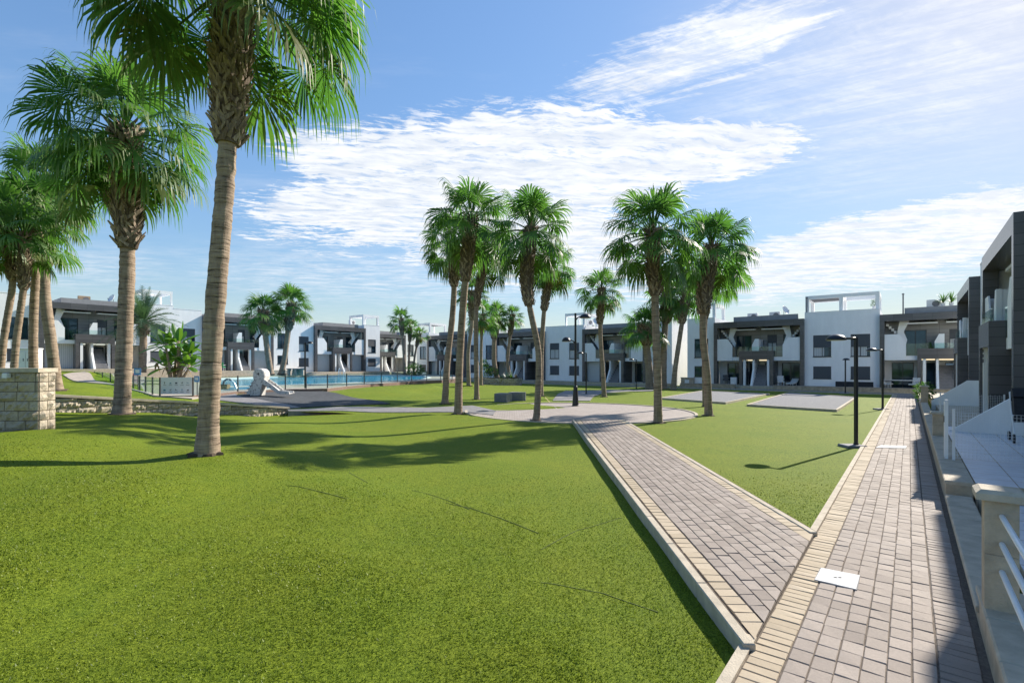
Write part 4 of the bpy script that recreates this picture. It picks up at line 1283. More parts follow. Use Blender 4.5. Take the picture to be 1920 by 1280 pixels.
def rosette(mb, c, n, L_, w, rng, lo=10, hi=80, bend=.35, seg=4):
    for i in range(n):
        az = rng.random() * 7; el = R(lo + (hi - lo) * rng.random()); l = L_ * (.7 + .5 * rng.random())
        d = np.array((math.cos(el) * math.cos(az), math.cos(el) * math.sin(az), math.sin(el))); s = np.array((-math.sin(az), math.cos(az), 0)); V = []
        for k in range(seg + 1):
            t = k / seg; p = np.array(c) + d * l * t - np.array((0, 0, bend * l * t * t)); ww = w * (1 - t ** 2) * (.6 + .4 * min(1, t * 3)) + .002
            V += [p - s * ww / 2, p + s * ww / 2]
        mb.add(V, [(2 * k, 2 * k + 1, 2 * k + 3, 2 * k + 2) for k in range(seg)], r=float(rng.random()))


def planter():
    x, y, z = gpt(940, 722)
    c = (x, y + 2.1, z); rad = 2.15
    rng = np.random.default_rng(44)
    root = thing('stone_planter', 'low round planter of mixed rubble stone beyond the plaza', 'planter', c)
    m = MB(); n = 64
    for j in range(5):
        for i in range(30):
            a0, a1 = 2 * math.pi * (i + .5 * (j % 2)) / 30 + .006, 2 * math.pi * (i + 1 + .5 * (j % 2)) / 30 - .006
            V = []
            for zz in (j * .15 + .006 - .05, j * .15 + .143 - .05):
                for a in np.linspace(a0, a1, 4):
                    rr = rad + rng.normal(0, .02); V.append((rr * math.cos(a), rr * math.sin(a), zz))
            m.add(V, [(k, k + 1, k + 5, k + 4) for k in range(3)], tint=float(rng.random()))
    m.build('wall', 'split_stone', root)
    k = MB(); k.lathe([(rad - .03, -.3), (rad - .03, .69), (rad - .3, .69), (rad - .3, .62), (.01, .64)], 48); k.build('soil', 'soil', root)
    return (x, y + 2.1, z + .64)


def pinnate(mb, st, start, az, el, L_, w, rng, n=34, bend=.55):
    d = np.array((math.cos(el) * math.cos(az), math.cos(el) * math.sin(az), math.sin(el))); T = np.linspace(0, 1, 9)
    P = np.array([start + d * L_ * t - np.array((0, 0, bend * L_ * t * t * max(.25, math.cos(el)))) for t in T])
    st.tube(P, np.linspace(.035, .006, 9), 4, r=.5)
    up = np.array((0, 0, 1.0))
    for i in range(n):
        t = .12 + .88 * i / n; p = np.array([np.interp(t, T, P[:, k]) for k in range(3)]); q = np.array([np.interp(min(1, t + .05), T, P[:, k]) for k in range(3)])
        tg = norm((q - p)[None])[0] if t < .95 else d; s = norm(np.cross(tg, up)[None])[0]
        for sg in (-1, 1):
            l = w * (math.sin(math.pi * (t * .86 + .1))) * (.85 + .3 * rng.random()) + .05
            e = norm((s * sg + tg * .75 + up * (.35 + rng.normal(0, .15)))[None])[0]
            x_ = tg * .018 * (1 + l)
            mb.add([p - x_, p + x_, p + e * l - up * l * .15 + x_ * .2, p + e * l - up * l * .15 - x_ * .2], [(0, 1, 2, 3)], r=float(rng.random()))


def plants(P):
    rng = np.random.default_rng(77)
    # date palm by the house
    x, y = gp(267, 697, 1.29); z = ground(x, y)
    root = thing('date_palm', 'feathery grey-green date palm in front of the house beyond the pool fence', 'palm tree', (x, y, z), 0, 'small palms by the pool')
    top = np.array(at(270, 606, y)) - (x, y, z)
    t = MB(); s = np.linspace(0, 1, 20); t.tube(np.column_stack((s * top[0], s * 0, s * top[2])), .30 * (1 + .25 * (s > .78)) * (1 - .15 * s) + rng.normal(0, .012, 20), 12); t.build('trunk', 'palm_trunk', root, smooth=True)
    b = leaf_bases(np.column_stack((np.linspace(.72, 1, 10) * top[0], np.zeros(10), np.linspace(.72, 1, 10) * top[2])), np.full(10, .42), 70, .25, rng); b.build('leaf_bases', 'leaf_base', root)
    lf, st = MB(), MB()
    for i in range(46):
        f = i / 46; pinnate(lf, st, top + np.array((0, 0, .1)), i * 2.39996, R(84 - 100 * f + rng.normal(0, 5)), 3.7 * (.8 + .3 * rng.random()), .62, rng)
    c = lf.build('crown', 'date_leaf', root); st.build('rachis', 'date_leaf', c)
    # big paddle-leaved clump behind the sign
    x, y = gp(330, 716, .62); z = .60
    root = thing('paddle_leaf_plant', 'clump of broad glossy paddle leaves on leaning brown stems behind the fence sign', 'plant', (x, y, z))
    st, lf = MB(), MB()
    k_ = y / F
    for (sx, sy, tx, ty, w) in ((328, 716, 336, 646, .20), (322, 715, 318, 672, .17), (330, 716, 346, 668, .15), (334, 716, 352, 690, .13), (316, 714, 300, 690, .12), (326, 716, 320, 650, .12)):
        p0 = np.array(((sx - 330) * k_, rng.normal(0, .3), -.05)); p1 = np.array(((tx - 330) * k_, rng.normal(0, .5), (716 - ty) * k_))
        st.tube([p0, p0 * .5 + p1 * .5 + (0.05, 0, 0), p1], [w, w * .8, w * .6], 8, tint=.5)
        n = 13
        for i in range(n):
            az = i * 2.4 + rng.random(); el = R(82 - 85 * (i / n) ** .8); l = (1.15 + .5 * rng.random()) * (.9 if w < .16 else 1.1)
            d = np.array((math.cos(el) * math.cos(az), math.cos(el) * math.sin(az), math.sin(el))); s = np.array((-math.sin(az), math.cos(az), 0)); V = []
            wv = .42 + .12 * rng.random()
            for q in range(7):
                tt = q / 6; pp = p1 + d * (.35 + l * tt) - np.array((0, 0, .45 * l * tt * tt * max(.15, math.cos(el)))); ww = wv * math.sin(math.pi * min(1, tt * .88 + .07)) ** .7
                nn = np.cross(s, d)
                V += [pp - s * ww / 2 + nn * ww * .18, pp, pp + s * ww / 2 + nn * ww * .18]
            lf.add(V, [f for q in range(6) for f in ((3 * q, 3 * q + 1, 3 * q + 4, 3 * q + 3), (3 * q + 1, 3 * q + 2, 3 * q + 5, 3 * q + 4))], r=float(rng.random()))
            st.tube([p1, p1 + d * .38], [.03, .02], 5, tint=.9)
    st.build('stem', 'leaf_base', root); lf.build('leaves', 'paddle_leaf', root)
    dl = MB()
    for i in range(10): rosette(dl, (rng.normal(0, .5), rng.normal(0, .3), .9 + rng.random() * .6), 2, .8, .16, rng, -70, -30, .2)
    dl.build('dry_leaves', 'dry_leaf', root)
    # hedge-like shrub beside the three small palms
    def shrub(px, py, r, h, label, mat='shrub_leaf', z=None, n=420, L_=.18, name='shrub'):
        if z is None: x, y, z = gpt(px, py)
        else: x, y = gp(px, py, z)
        ro = thing(name, label, 'shrub', (x, y, z))
        a = MB(); blob_leaves(a, (0, 0, h * .55), r, n, L_, rng, h * .5 / r); a.build('leaves', mat, ro)
        b = MB()
        for i in range(5): b.tube([(0, 0, -.05), (rng.normal(0, r * .3), rng.normal(0, r * .3), h * .6)], [.02, .01], 5)
        b.build('stem', 'wood', ro)
    shrub(779, 704.5, 1.15, 1.5, 'bright green rounded shrub at the foot of the three small palms', z=.45, n=700, L_=.26)
    shrub(1733, 752, .42, .95, 'small leafy green shrub at the end of the low wall by the right path', z=.05, n=520, L_=.14)
    for dx, dy, r, h, nm, lb, mt, L_ in ((-1.45, -.5, .55, 1.9, 'climbing_shrub', 'tall dark green shrub at the left of the round planter', 'shrub_leaf', .22),):
        ro = thing(nm, lb, 'shrub', (P[0] + dx, P[1] + dy, P[2])); a = MB()
        for k in range(4): blob_leaves(a, (rng.normal(0, .2), rng.normal(0, .2), .25 + k * .45), r * (1 - .12 * k), 180, L_, rng, .9)
        a.build('leaves', mt, ro)
    ro = thing('agave', 'pale grey-green spiky rosette plant in the middle of the planter', 'plant', (P[0] + .55, P[1] - .9, P[2])); a = MB(); rosette(a, (0, 0, 0), 46, 1.0, .09, rng, 5, 85, .1); rosette(a, (.5, .2, .1), 30, .8, .08, rng, 5, 85, .1); a.build('leaves', 'grey_leaf', ro)
    ro = thing('broadleaf_plant', 'low green broadleaf plant between rosette and dry tuft in the planter', 'plant', (P[0] + 1.0, P[1] - 1.0, P[2])); a = MB(); rosette(a, (0, 0, 0), 40, .6, .2, rng, 0, 80, .3); a.build('leaves', 'shrub_leaf', ro)
    ro = thing('dry_grass_tuft', 'round tuft of dry brownish grass at the right of the planter', 'plant', (P[0] + 1.5, P[1] - .75, P[2])); a = MB(); rosette(a, (0, 0, 0), 160, .62, .022, rng, 5, 88, .25); a.build('leaves', 'dry_leaf', ro)
    ro = thing('low_plant', 'small yellow-green tuft at the front rim of the planter', 'plant', (P[0] - .05, P[1] - 1.55, P[2])); a = MB(); rosette(a, (0, 0, 0), 60, .5, .05, rng, 10, 80, .3); a.build('leaves', 'paddle_leaf', ro)


palms()

# ------------------------------------------------------------------ low walls, pillars and terraces along the right path
def uvbox(mb, u0, u1, v0, v1, z0, z1, b=0.0, **at_):
    (mb.bbox(u0, u1, -v1, -v0, z0, z1, b, **at_) if b else mb.box(u0, u1, -v1, -v0, z0, z1, **at_))


def right_side():
    W = 'low stone walls beside the right path'
    def low_wall(u0, u1, v0, v1, zt, label):
        r = thing('low_wall', label, 'wall', (0, 0, 0), ANG_U, W)
        m = MB(); uvbox(m, u0, u1, v0 + .02, v1 - .02, -.4, zt - .05); m.build('wall', 'sand_stone', r)
        c = MB(); n = max(1, int((u1 - u0) / .62))
        for i in range(n):
            a, b = u0 + (u1 - u0) * i / n, u0 + (u1 - u0) * (i + 1) / n - .006
            uvbox(c, a, b, v0, v1, zt - .05, zt, .012)
        c.build('coping', 'cream_stone', r)
        return r
    low_wall(-3, 5.30, .405, .80, .30, 'wide low stone wall carrying the near capped pillar and white rails')
    low_wall(5.31, 9.60, .405, .70, .13, 'very low slab-topped wall just beyond the near pillar')
    low_wall(9.75, 18.2, .405, .74, .30, 'low stone wall in front of the tiled terrace with the wire fence')
    low_wall(18.25, 29.9, .405, .66, .24, 'long low stone wall between stub pillar and far pillar')
    low_wall(31.2, 44.5, .405, .66, .22, 'farthest low stone wall where the right path ends')
    for u, v, zb, zt, s, lb in ((4.90, .50, .30, 1.06, .175, 'near square stone pillar with sloping-edged cap and three white rails'), (15.8, .55, .30, .80, .22, 'short stub pillar of stone behind the white gate posts'),
                                (30.5, .56, .0, .92, .26, 'far stone pillar beside the leafy shrub')):
        r = thing('stone_pillar', lb, 'pillar', (*uv(u, v), zb), ANG_U, 'stone pillars by the right path')
        m = MB(); m.bbox(-s / 2, s / 2, -s / 2, s / 2, -.3 if zb == 0 else 0, (zt - zb) / 2, .004); m.bbox(-s / 2, s / 2, -s / 2, s / 2, (zt - zb) / 2 + .003, zt - zb, .004); m.build('shaft', 'sand_stone', r)
        c = MB(); h = zt - zb; e = s / 2 + .048
        c.add([(-e, -e, h), (e, -e, h), (e, e, h), (-e, e, h), (-e, -e, h + .045), (e, -e, h + .045), (e, e, h + .045), (-e, e, h + .045), (-e + .03, -e + .03, h + .07), (e - .03, -e + .03, h + .07), (e - .03, e - .03, h + .07), (-e + .03, e - .03, h + .07)],
              [(0, 3, 2, 1), (0, 1, 5, 4), (1, 2, 6, 5), (2, 3, 7, 6), (3, 0, 4, 7), (4, 5, 9, 8), (5, 6, 10, 9), (6, 7, 11, 10), (7, 4, 8, 11), (8, 9, 10, 11)])
        c.build('cap', 'cream_stone', r)
    r = thing('railing', 'three white metal bars running from the near stone pillar towards the camera', 'railing', (*uv(0, .50), 0), ANG_U)
    for z in (.955, .765, .575):
        b = MB(); b.tube([(-3, 0, z), (4.80, 0, z)], .017, 10); b.build('bar', 'white_metal', r)
    # floors
    def floor(u0, u1, v0, v1, z, dz=.4):
        m = MB(); n, k = int((u1 - u0) / .45), max(1, int((v1 - v0) / .45))
        for i in range(n):
            for j in range(k):
                a, b = u0 + (u1 - u0) * i / n, u0 + (u1 - u0) * (i + 1) / n - .012; c, d = v0 + (v1 - v0) * j / k, v0 + (v1 - v0) * (j + 1) / k - .012
                m.add([(a, -d, z), (b, -d, z), (b, -c, z), (a, -c, z)], [(0, 1, 2, 3)])
        o = m.build('terrace_floor', 'tile_floor', kind='structure'); o.rotation_euler = (0, 0, ANG_U)
        g = MB(); uvbox(g, u0, u1, v0, v1, z - dz, z - .004); g.build('terrace_edge', 'sand_stone', o)
    floor(-3, 9.3, .805, 3.9, .155); floor(9.75, 18.2, .745, 3.9, .305)
    m = MB(); uvbox(m, 9.32, 9.72, .75, 3.2, -.2, .22, .012); o = m.build('terrace_step', 'cream_stone', kind='structure'); o.rotation_euler = (0, 0, ANG_U)
    # sloping dividers between the terraces
    for u, lb in ((16.9, 'nearer white sloping divider wall between two terraces, behind the wire fence'), (30.0, 'farther white sloping divider wall between two terraces')):
        m = MB(); m.prism([(-.80, -.2), (-.80, .34), (-.86, .36), (-2.02, 1.27), (-2.64, 1.27), (-2.64, -.2)], 'x', u - .06, u + .06)
        o = m.build('divider_wall', 'white_render'); o.rotation_euler = (0, 0, ANG_U); tag(o, lb, 'wall', 'sloping terrace dividers')
    # wire fences and the gate
    def mesh_fence(u, v0, v1, z0, z1, lb, zig=False):
        r = thing('wire_fence', lb, 'fence', (0, 0, 0), ANG_U, 'white wire fences on the terraces')
        w = MB(); n = int((v1 - v0) / .05)
        for i in range(n + 1):
            v = v0 + (v1 - v0) * i / n
            w.box(u - .002, u + .002, -v - .002, -v + .002, z0, z1 + (.035 if zig and i % 2 else 0))
        m_ = int((z1 - z0) / .05)
        for j in range(m_ + 1):
            if j % 1 == 0: z = z0 + (z1 - z0) * j / m_; w.box(u + .0021, u + .005, -v1, -v0, z - .002, z + .002)
        w.build('mesh', 'white_metal', r)
        for v in (v0, v1):
            p = MB(); p.box(u - .02, u + .02, -v - .02, -v + .02, z0 - .06, z1 + .06); p.build('post', 'white_metal', r)
    mesh_fence(11.9, .62, 2.62, .34, 1.14, 'nearer white wire fence across the tiled terrace')
    mesh_fence(21.6, .8, 2.3, .2, 1.0, 'farther white wire fence with zigzag top below the dark porch', True)
    r = thing('garden_gate', 'narrow white metal gate standing open on the low wall', 'gate', (0, 0, 0), ANG_U)
    for du, h in ((0, 1.36), (.22, 1.30)):
        p = MB(); uvbox(p, 11.95 + du, 12.0 + du, .50, .55, .28, h); p.build('post', 'white_metal', r)
    g = MB()
    for k in range(3): uvbox(g, 12.0 + .055 * k + .01, 12.03 + .055 * k + .01, .515, .535, .36, 1.24)
    uvbox(g, 12.0, 12.17, .512, .538, .33, .36); uvbox(g, 12.0, 12.17, .512, .538, 1.24, 1.27); g.build('leaf', 'white_metal', r)
    l = MB(); uvbox(l, 12.02, 12.06, .49, .51, .95, 1.06, .004); l.build('latch', 'grey_post', r)
    # number sign on the porch pier
    s = thing('house_sign', 'upright sign with three dark glyphs on the white pier of the nearest porch', 'sign', (*uv(24.25, 2.03), 2.05), ANG_U)
    for k in range(3):
        g = MB(); z = .34 - k * .17
        g.box(-.1, -.092, -.02, .06, z, z + .03); g.box(-.1, -.092, -.02, .0, z + .03, z + .12); g.box(-.1, -.092, .0, .06, z + .09, z + .12)
        if k != 1: g.box(-.1, -.092, .03, .06, z + .03, z + .07)
        g.build('glyph', 'ink', s)
    # pushchair at the right edge
    r = thing('pushchair', 'dark folding pushchair parked on the tiled terrace, cut by the right edge', 'pushchair', (*uv(15.4, 2.02), .305), ANG_U)
    h = MB(); h.prism([(.0, .55), (.12, .95), (.34, 1.02), (.42, .8), (.30, .5), (.1, .42)], 'y', -.22, .22); h.build('seat', 'fabric_dark', r)
    h = MB(); h.prism([(.10, .98), (.25, 1.16), (.45, 1.1), (.42, .86), (.33, .95)], 'y', -.23, .23); h.build('hood', 'fabric_dark', r)
    fm = MB()
    for y in (-.24, .24): fm.tube([(-.25, y, .12), (.30, y, .70), (.50, y, 1.06)], .014, 6); fm.tube([(.38, y, .12), (.02, y, .58)], .014, 6)
    fm.tube([(.50, -.24, 1.06), (.50, .24, 1.06)], .016, 6); fm.build('frame', 'white_metal', r)
    for x in (-.25, .38):
        for y in (-.26, .26):
            w = MB(); w.tube([(x, y - .02, .10), (x, y + .02, .10)], .10, 16); w.build('wheel', 'black_metal', r)
    # covers in the path
    for (a, b, c, d), lb in ((((1540, 1066), (1612, 1080), (1605, 1106), (1528, 1088)), 'white inspection cover set in the near part of the right path'),
                             (((1652, 831.5), (1700, 832.5), (1698, 836.8), (1642, 835.5)), 'far thin white inspection cover across the right path')):
        P = [gp(x, y, -.02) for x, y in (d, c, b, a)]
        z = ZU(*P[0]) + .016
        cx, cy = sum(p[0] for p in P) / 4, sum(p[1] for p in P) / 4
        r = thing('inspection_cover', lb, 'cover', (cx, cy, z), 0, 'white covers in the right path')
        m = MB(); m.prism([(p[0] - cx, p[1] - cy) for p in P], 'z', -.03, .004); m.build('lid', 'cover_white', r)
        fr = MB(); cc = [(p[0] - cx, p[1] - cy) for p in P]
        for i in range(4):
            (xa, ya), (xb, yb) = cc[i], cc[(i + 1) % 4]
            fr.prism([(xa, ya), (xb, yb), (xb * 1.035, yb * 1.06), (xa * 1.035, ya * 1.06)][::-1], 'z', -.03, .001)
        fr.build('rim', 'concrete', r)
        if lb.startswith('white'):
            k = MB(); k.box(-.035, -.008, -.012, .012, .0045, .006); k.box(.008, .035, -.012, .012, .0045, .006); k.build('lifting_hole', 'black_metal', r)


right_side()


# ------------------------------------------------------------------ lamps
def lamp_head(r, z, d, arm, w, up=.0):
    """flat dome on a short arm, d = direction (x, y)"""
    a = MB(); a.tube([(0, 0, z), (d[0] * arm * .5, d[1] * arm * .5, z + up), (d[0] * arm, d[1] * arm, z + up * .9)], .028, 8)
    c = (d[0] * (arm + w / 2 - .03), d[1] * (arm + w / 2 - .03), z + up * .9)
    h = MB(); h.lathe([(w * .5, -.035), (w * .505, -.02), (w * .47, .02), (w * .38, .065), (w * .25, .098), (w * .1, .112), (.005, .115)], 28, c)
    h.add(np.concatenate(a.v), a.f)
    hd = h.build('lamp_head', 'black_metal', r, smooth=True)
    g = MB(); g.lathe([(w * .44, -.045), (w * .46, -.034)], 28, c); g.build('diffuser', 'lamp_glass', hd)


def lamps():
    D = (-UY, UX)
    def small(px, top, d, label, w=.47, arm=.22, base=True):
        x, y, z = gpt(*px)
        if px[0] > 1500: z = ZU(x, y) - .02
        h = EYE - (top - HOR) * y / F - z
        r = thing('garden_lamp', label, 'lamp', (x, y, z), 0, 'low black lamps with flat domes')
        p = MB(); p.tube([(0, 0, -.05), (0, 0, h + .02)], .047, 12); p.lathe([(.058, 0), (.058, .10), (.048, .11)], 12); p.build('pole', 'black_metal', r)
        lamp_head(r, h, d, arm, w)
        if base: b = MB(); b.bbox(-.34, .16, -.2, .2, -.2, .055, .02); b.build('footing', 'concrete', r)
    small((1605, 838), 634, D, 'nearest black lamp on the lawn beside the right path, dome to the left')
    small((1655, 768), 656, D, 'second black lamp along the right path, farther than the nearest one')
    small((1585, 738), 674, (-.4, -.9), 'small distant black lamp before the stone box of the right block', arm=.1)
    small((1099, 739), 662, (-1, .1), 'black lamp behind the plaza with dome towards the tall lamp', base=False)
    small((1193, 728), 674, (-1, .2), 'small distant black lamp before the dark patio door of the far row', base=False)
    x, y = gp(572, 729, DECK_Z - .05); r = thing('garden_lamp', 'black lamp at the pool fence, dome to the right', 'lamp', (x, y, DECK_Z - .15), 0, 'low black lamps with flat domes')
    p = MB(); h = EYE - (643 - HOR) * y / F - DECK_Z + .15; p.tube([(0, 0, -.1), (0, 0, h + .02)], .05, 12); p.build('pole', 'black_metal', r); lamp_head(r, h, (1, .1), .1, .42)
    x, y, z = gpt(1079, 761)
    r = thing('street_lamp', 'tall black lamp with conical foot and two domes on the plaza', 'lamp', (x, y, z))
    h = EYE - (587 - HOR) * y / F - z
    p = MB(); p.lathe([(.19, -.05), (.19, .03), (.165, .05), (.10, .98), (.075, 1.02), (.06, 1.05), (.052, h), (.005, h + .01)], 16); p.build('pole', 'black_metal', r, smooth=False)
    for dz, s, w in ((-.36, 1, .56), (-1.55, -1, .46)):
        a = MB(); a.tube([(0, 0, h + dz), (s * .12, 0, h + dz + .14), (s * .28, 0, h + dz + .20)], [.04, .03, .025], 8)
        c = (s * (.28 + w * .4), 0, h + dz + .14)
        a.lathe([(w * .5, -.02), (w * .5, .0), (w * .45, .08), (w * .33, .15), (w * .16, .19), (.01, .2)], 24, c)
        hd = a.build('lamp_head', 'black_metal', r, smooth=True); g = MB(); g.lathe([(w * .44, -.035), (w * .46, -.02)], 24, c); g.build('diffuser', 'lamp_glass', hd)


lamps()


# ------------------------------------------------------------------ pool furniture, fence, slide
def fence():
    P = [(177, 714.5), (192, 718), (207, 721.5), (222, 724.8), (237, 727.8), (250, 731), (262, 734), (273, 737), (286, 739.5), (300, 741.5), (362, 741), (405, 737), (446, 733.8), (490, 731.5), (535, 729.3), (574, 728.6), (614, 727.3),
         (650, 723.6), (683, 720.6), (715, 718.2), (745, 716.2), (772, 714.3), (800, 713), (826, 712.3), (848, 711)]
    Q = [gp(x, y, DECK_Z) for x, y in P]
    r = thing('glass_fence', 'glass pool fence on dark posts along the near side of the pool', 'fence', (*Q[10], DECK_Z))
    q = [(x - Q[10][0], y - Q[10][1]) for x, y in Q]; h = .86
    for x, y in q:
        m = MB(); m.box(x - .028, x + .028, y - .028, y + .028, -.02, h); m.build('post', 'grey_post', r)
    for i, ((x0, y0), (x1, y1)) in enumerate(zip(q, q[1:])):
        if i == 9: continue
        d = Vector((x1 - x0, y1 - y0)); L_ = d.length; d /= L_; n = Vector((-d.y, d.x)) * .006; a, b = .04, L_ - .04
        c = [(x0 + d.x * s + n.x * e, y0 + d.y * s + n.y * e) for s, e in ((a, -1), (b, -1), (b, 1), (a, 1))]
        m = MB(); m.prism(c, 'z', .06, h - .02); m.build('glass_panel', 'clear_glass', r)
    (x0, y0), (x1, y1) = Q[9], Q[10]
    s = thing('notice_board', 'white notice board with two rows of small pictograms on the pool fence', 'sign', (x0, y0, DECK_Z), math.atan2(y1 - y0, x1 - x0))
    L_ = math.hypot(x1 - x0, y1 - y0)
    m = MB(); m.box(.05, L_ - .05, -.02, .0, .07, h); m.build('board', 'sign_white', s)
    rng = np.random.default_rng(8)
    for j in range(2):
        for i in range(5):
            g = MB(); cx, cz = .05 + (L_ - .1) * (i + .62) / 5.3, .60 - j * .33
            k = (i + j * 2) % 5; e = .045
            def bar(a, b, c, d): g.box(cx + a, cx + b, -.026, -.0205, cz + c, cz + d)
            if k == 0: bar(-.012, .012, -e, e * .4); g.tube([(cx, -.026, cz + e * .75), (cx, -.021, cz + e * .75)], .016, 10)
            elif k == 1: bar(-e, e, -e, -e * .5); bar(-e * .7, e * .7, -e * .45, e * .1); bar(-e * .2, e, e * .2, e * .5)
            elif k == 2: bar(-e, e, -e, e * .6)
            elif k == 3: bar(-e, e * .9, -e * .1, e * .25); bar(-.01, .01, -e, -e * .12); bar(e * .4, e * .8, e * .28, e)
            else: bar(-e, -e * .5, -e * .3, e * .9); bar(-e * .48, e, -e * .3, e * .1)
            g.build('pictogram', 'ink_blue' if (i + j) % 3 == 1 else 'ink', s)
            b = MB(); b.box(cx - .07, cx + .07, -.0245, -.0205, cz - .115, cz - .10); b.build('caption_line', 'ink', s)
    for px_, py0, py1, w, Y, lb in ((258, 690, 703, 13, Q[6][1] + .3, 'pale blue square sign above the pool fence panels'), (369, 704.5, 716, 9, Q[10][1] - .06, 'small blue sign just right of the white notice board')):
        p = at(px_, py1, Y); k = Y / F
        r2 = thing('blue_sign', lb, 'sign', p)
        m = MB(); m.box(-w / 2 * k, w / 2 * k, -.012, .0, 0, (py1 - py0) * k); m.build('plate', 'sign_blue', r2)
        m = MB(); m.box(-w * .3 * k, w * .3 * k, -.017, -.0125, (py1 - py0) * k * .3, (py1 - py0) * k * .8); m.build('pictogram', 'sign_white', r2)
        m = MB(); m.tube([(0, .03, -(p[2] - DECK_Z) - .02), (0, .03, (py1 - py0) * k)], .02, 6); m.build('stake', 'grey_post', r2)


fence()


def slide():
    x, y, z = gpt(480, 742); k = y / F
    r = thing('play_slide', 'mottled white animal-shaped slide with chute to the right on the dark play surface', 'slide', (x, y, z + .03))
    def cv(l): return [((a - 480) * k, (742.5 - b) * k) for a, b in l][::-1]
    body = [(474, 742.5), (492, 742.5), (495, 728), (499, 717), (502, 706), (500.5, 698), (496, 693.5), (489, 692), (483, 694), (480, 699), (479.5, 708), (481.5, 716), (478, 725), (475, 735)]
    bm = bmesh.new(); P = cv(body); n = len(P)
    layers = [(-.31, .93), (-.27, 1.0), (.27, 1.0), (.31, .93)]
    cx = sum(p[0] for p in P) / n; cz = sum(p[1] for p in P) / n
    m = MB(); V = []
    for yy, s in layers: V += [(cx + (a - cx) * s, yy, cz + (b - cz) * (s if b > cz else 1)) for a, b in P]
    F_ = [tuple(range(n))[::-1], tuple(range(3 * n, 4 * n))] + [(l * n + i, l * n + (i + 1) % n, (l + 1) * n + (i + 1) % n, (l + 1) * n + i) for l in range(3) for i in range(n)]
    bm.free(); m.add(V, F_); m.build('body', 'mottled', r)
    m = MB(); m.prism(cv([(466.5, 740), (473, 740), (481.5, 719), (478.5, 715)]), 'y', -.25, .25)
    for i in range(4): m.box((464 + i * 3.4 - 480) * k, (469 + i * 3.4 - 480) * k, -.25, .25, (6 + i * 5.6) * k, (7.6 + i * 5.6) * k)
    m.build('ladder', 'mottled', r)
    ch = [(495, 711), (499, 711.5), (512, 720), (527, 732.5), (546.5, 735), (547, 739.5), (527, 739.5), (511, 729), (497, 721)]
    for yy in (-.30, .24):
        m = MB(); m.prism(cv(ch), 'y', yy, yy + .06); m.build('chute_side', 'mottled', r)
    m = MB(); m.prism(cv([(496, 716), (512, 725), (527, 736.5), (546, 738.5), (546, 739.4), (526, 739.4), (511, 728.5), (496, 720)]), 'y', -.239, .239); m.build('chute', 'mottled', r)
    for sx in (-1, 1):
        e = MB(); e.lathe([(.001, -.03), (.05, -.02), (.06, 0), (.05, .02), (.001, .03)], 10, (0, 0, 0)); o = e.build('eye', 'ink', r); o.rotation_euler = (R(90), 0, 0); o.location = ((490 - 480) * k, sx * .30, (742.5 - 702) * k)


_m, _nt, _p = new_mat('mottled')
_n = noise(_nt, coords(_nt, 'World'), 9, 4, .7)
_nt.links.new(mixrgb(_nt, _n.step(.52, .60), (.62, .60, .57), (.30, .28, .26)), _p.inputs['Base Color']); _p.inputs['Roughness'].default_value = .7
slide()


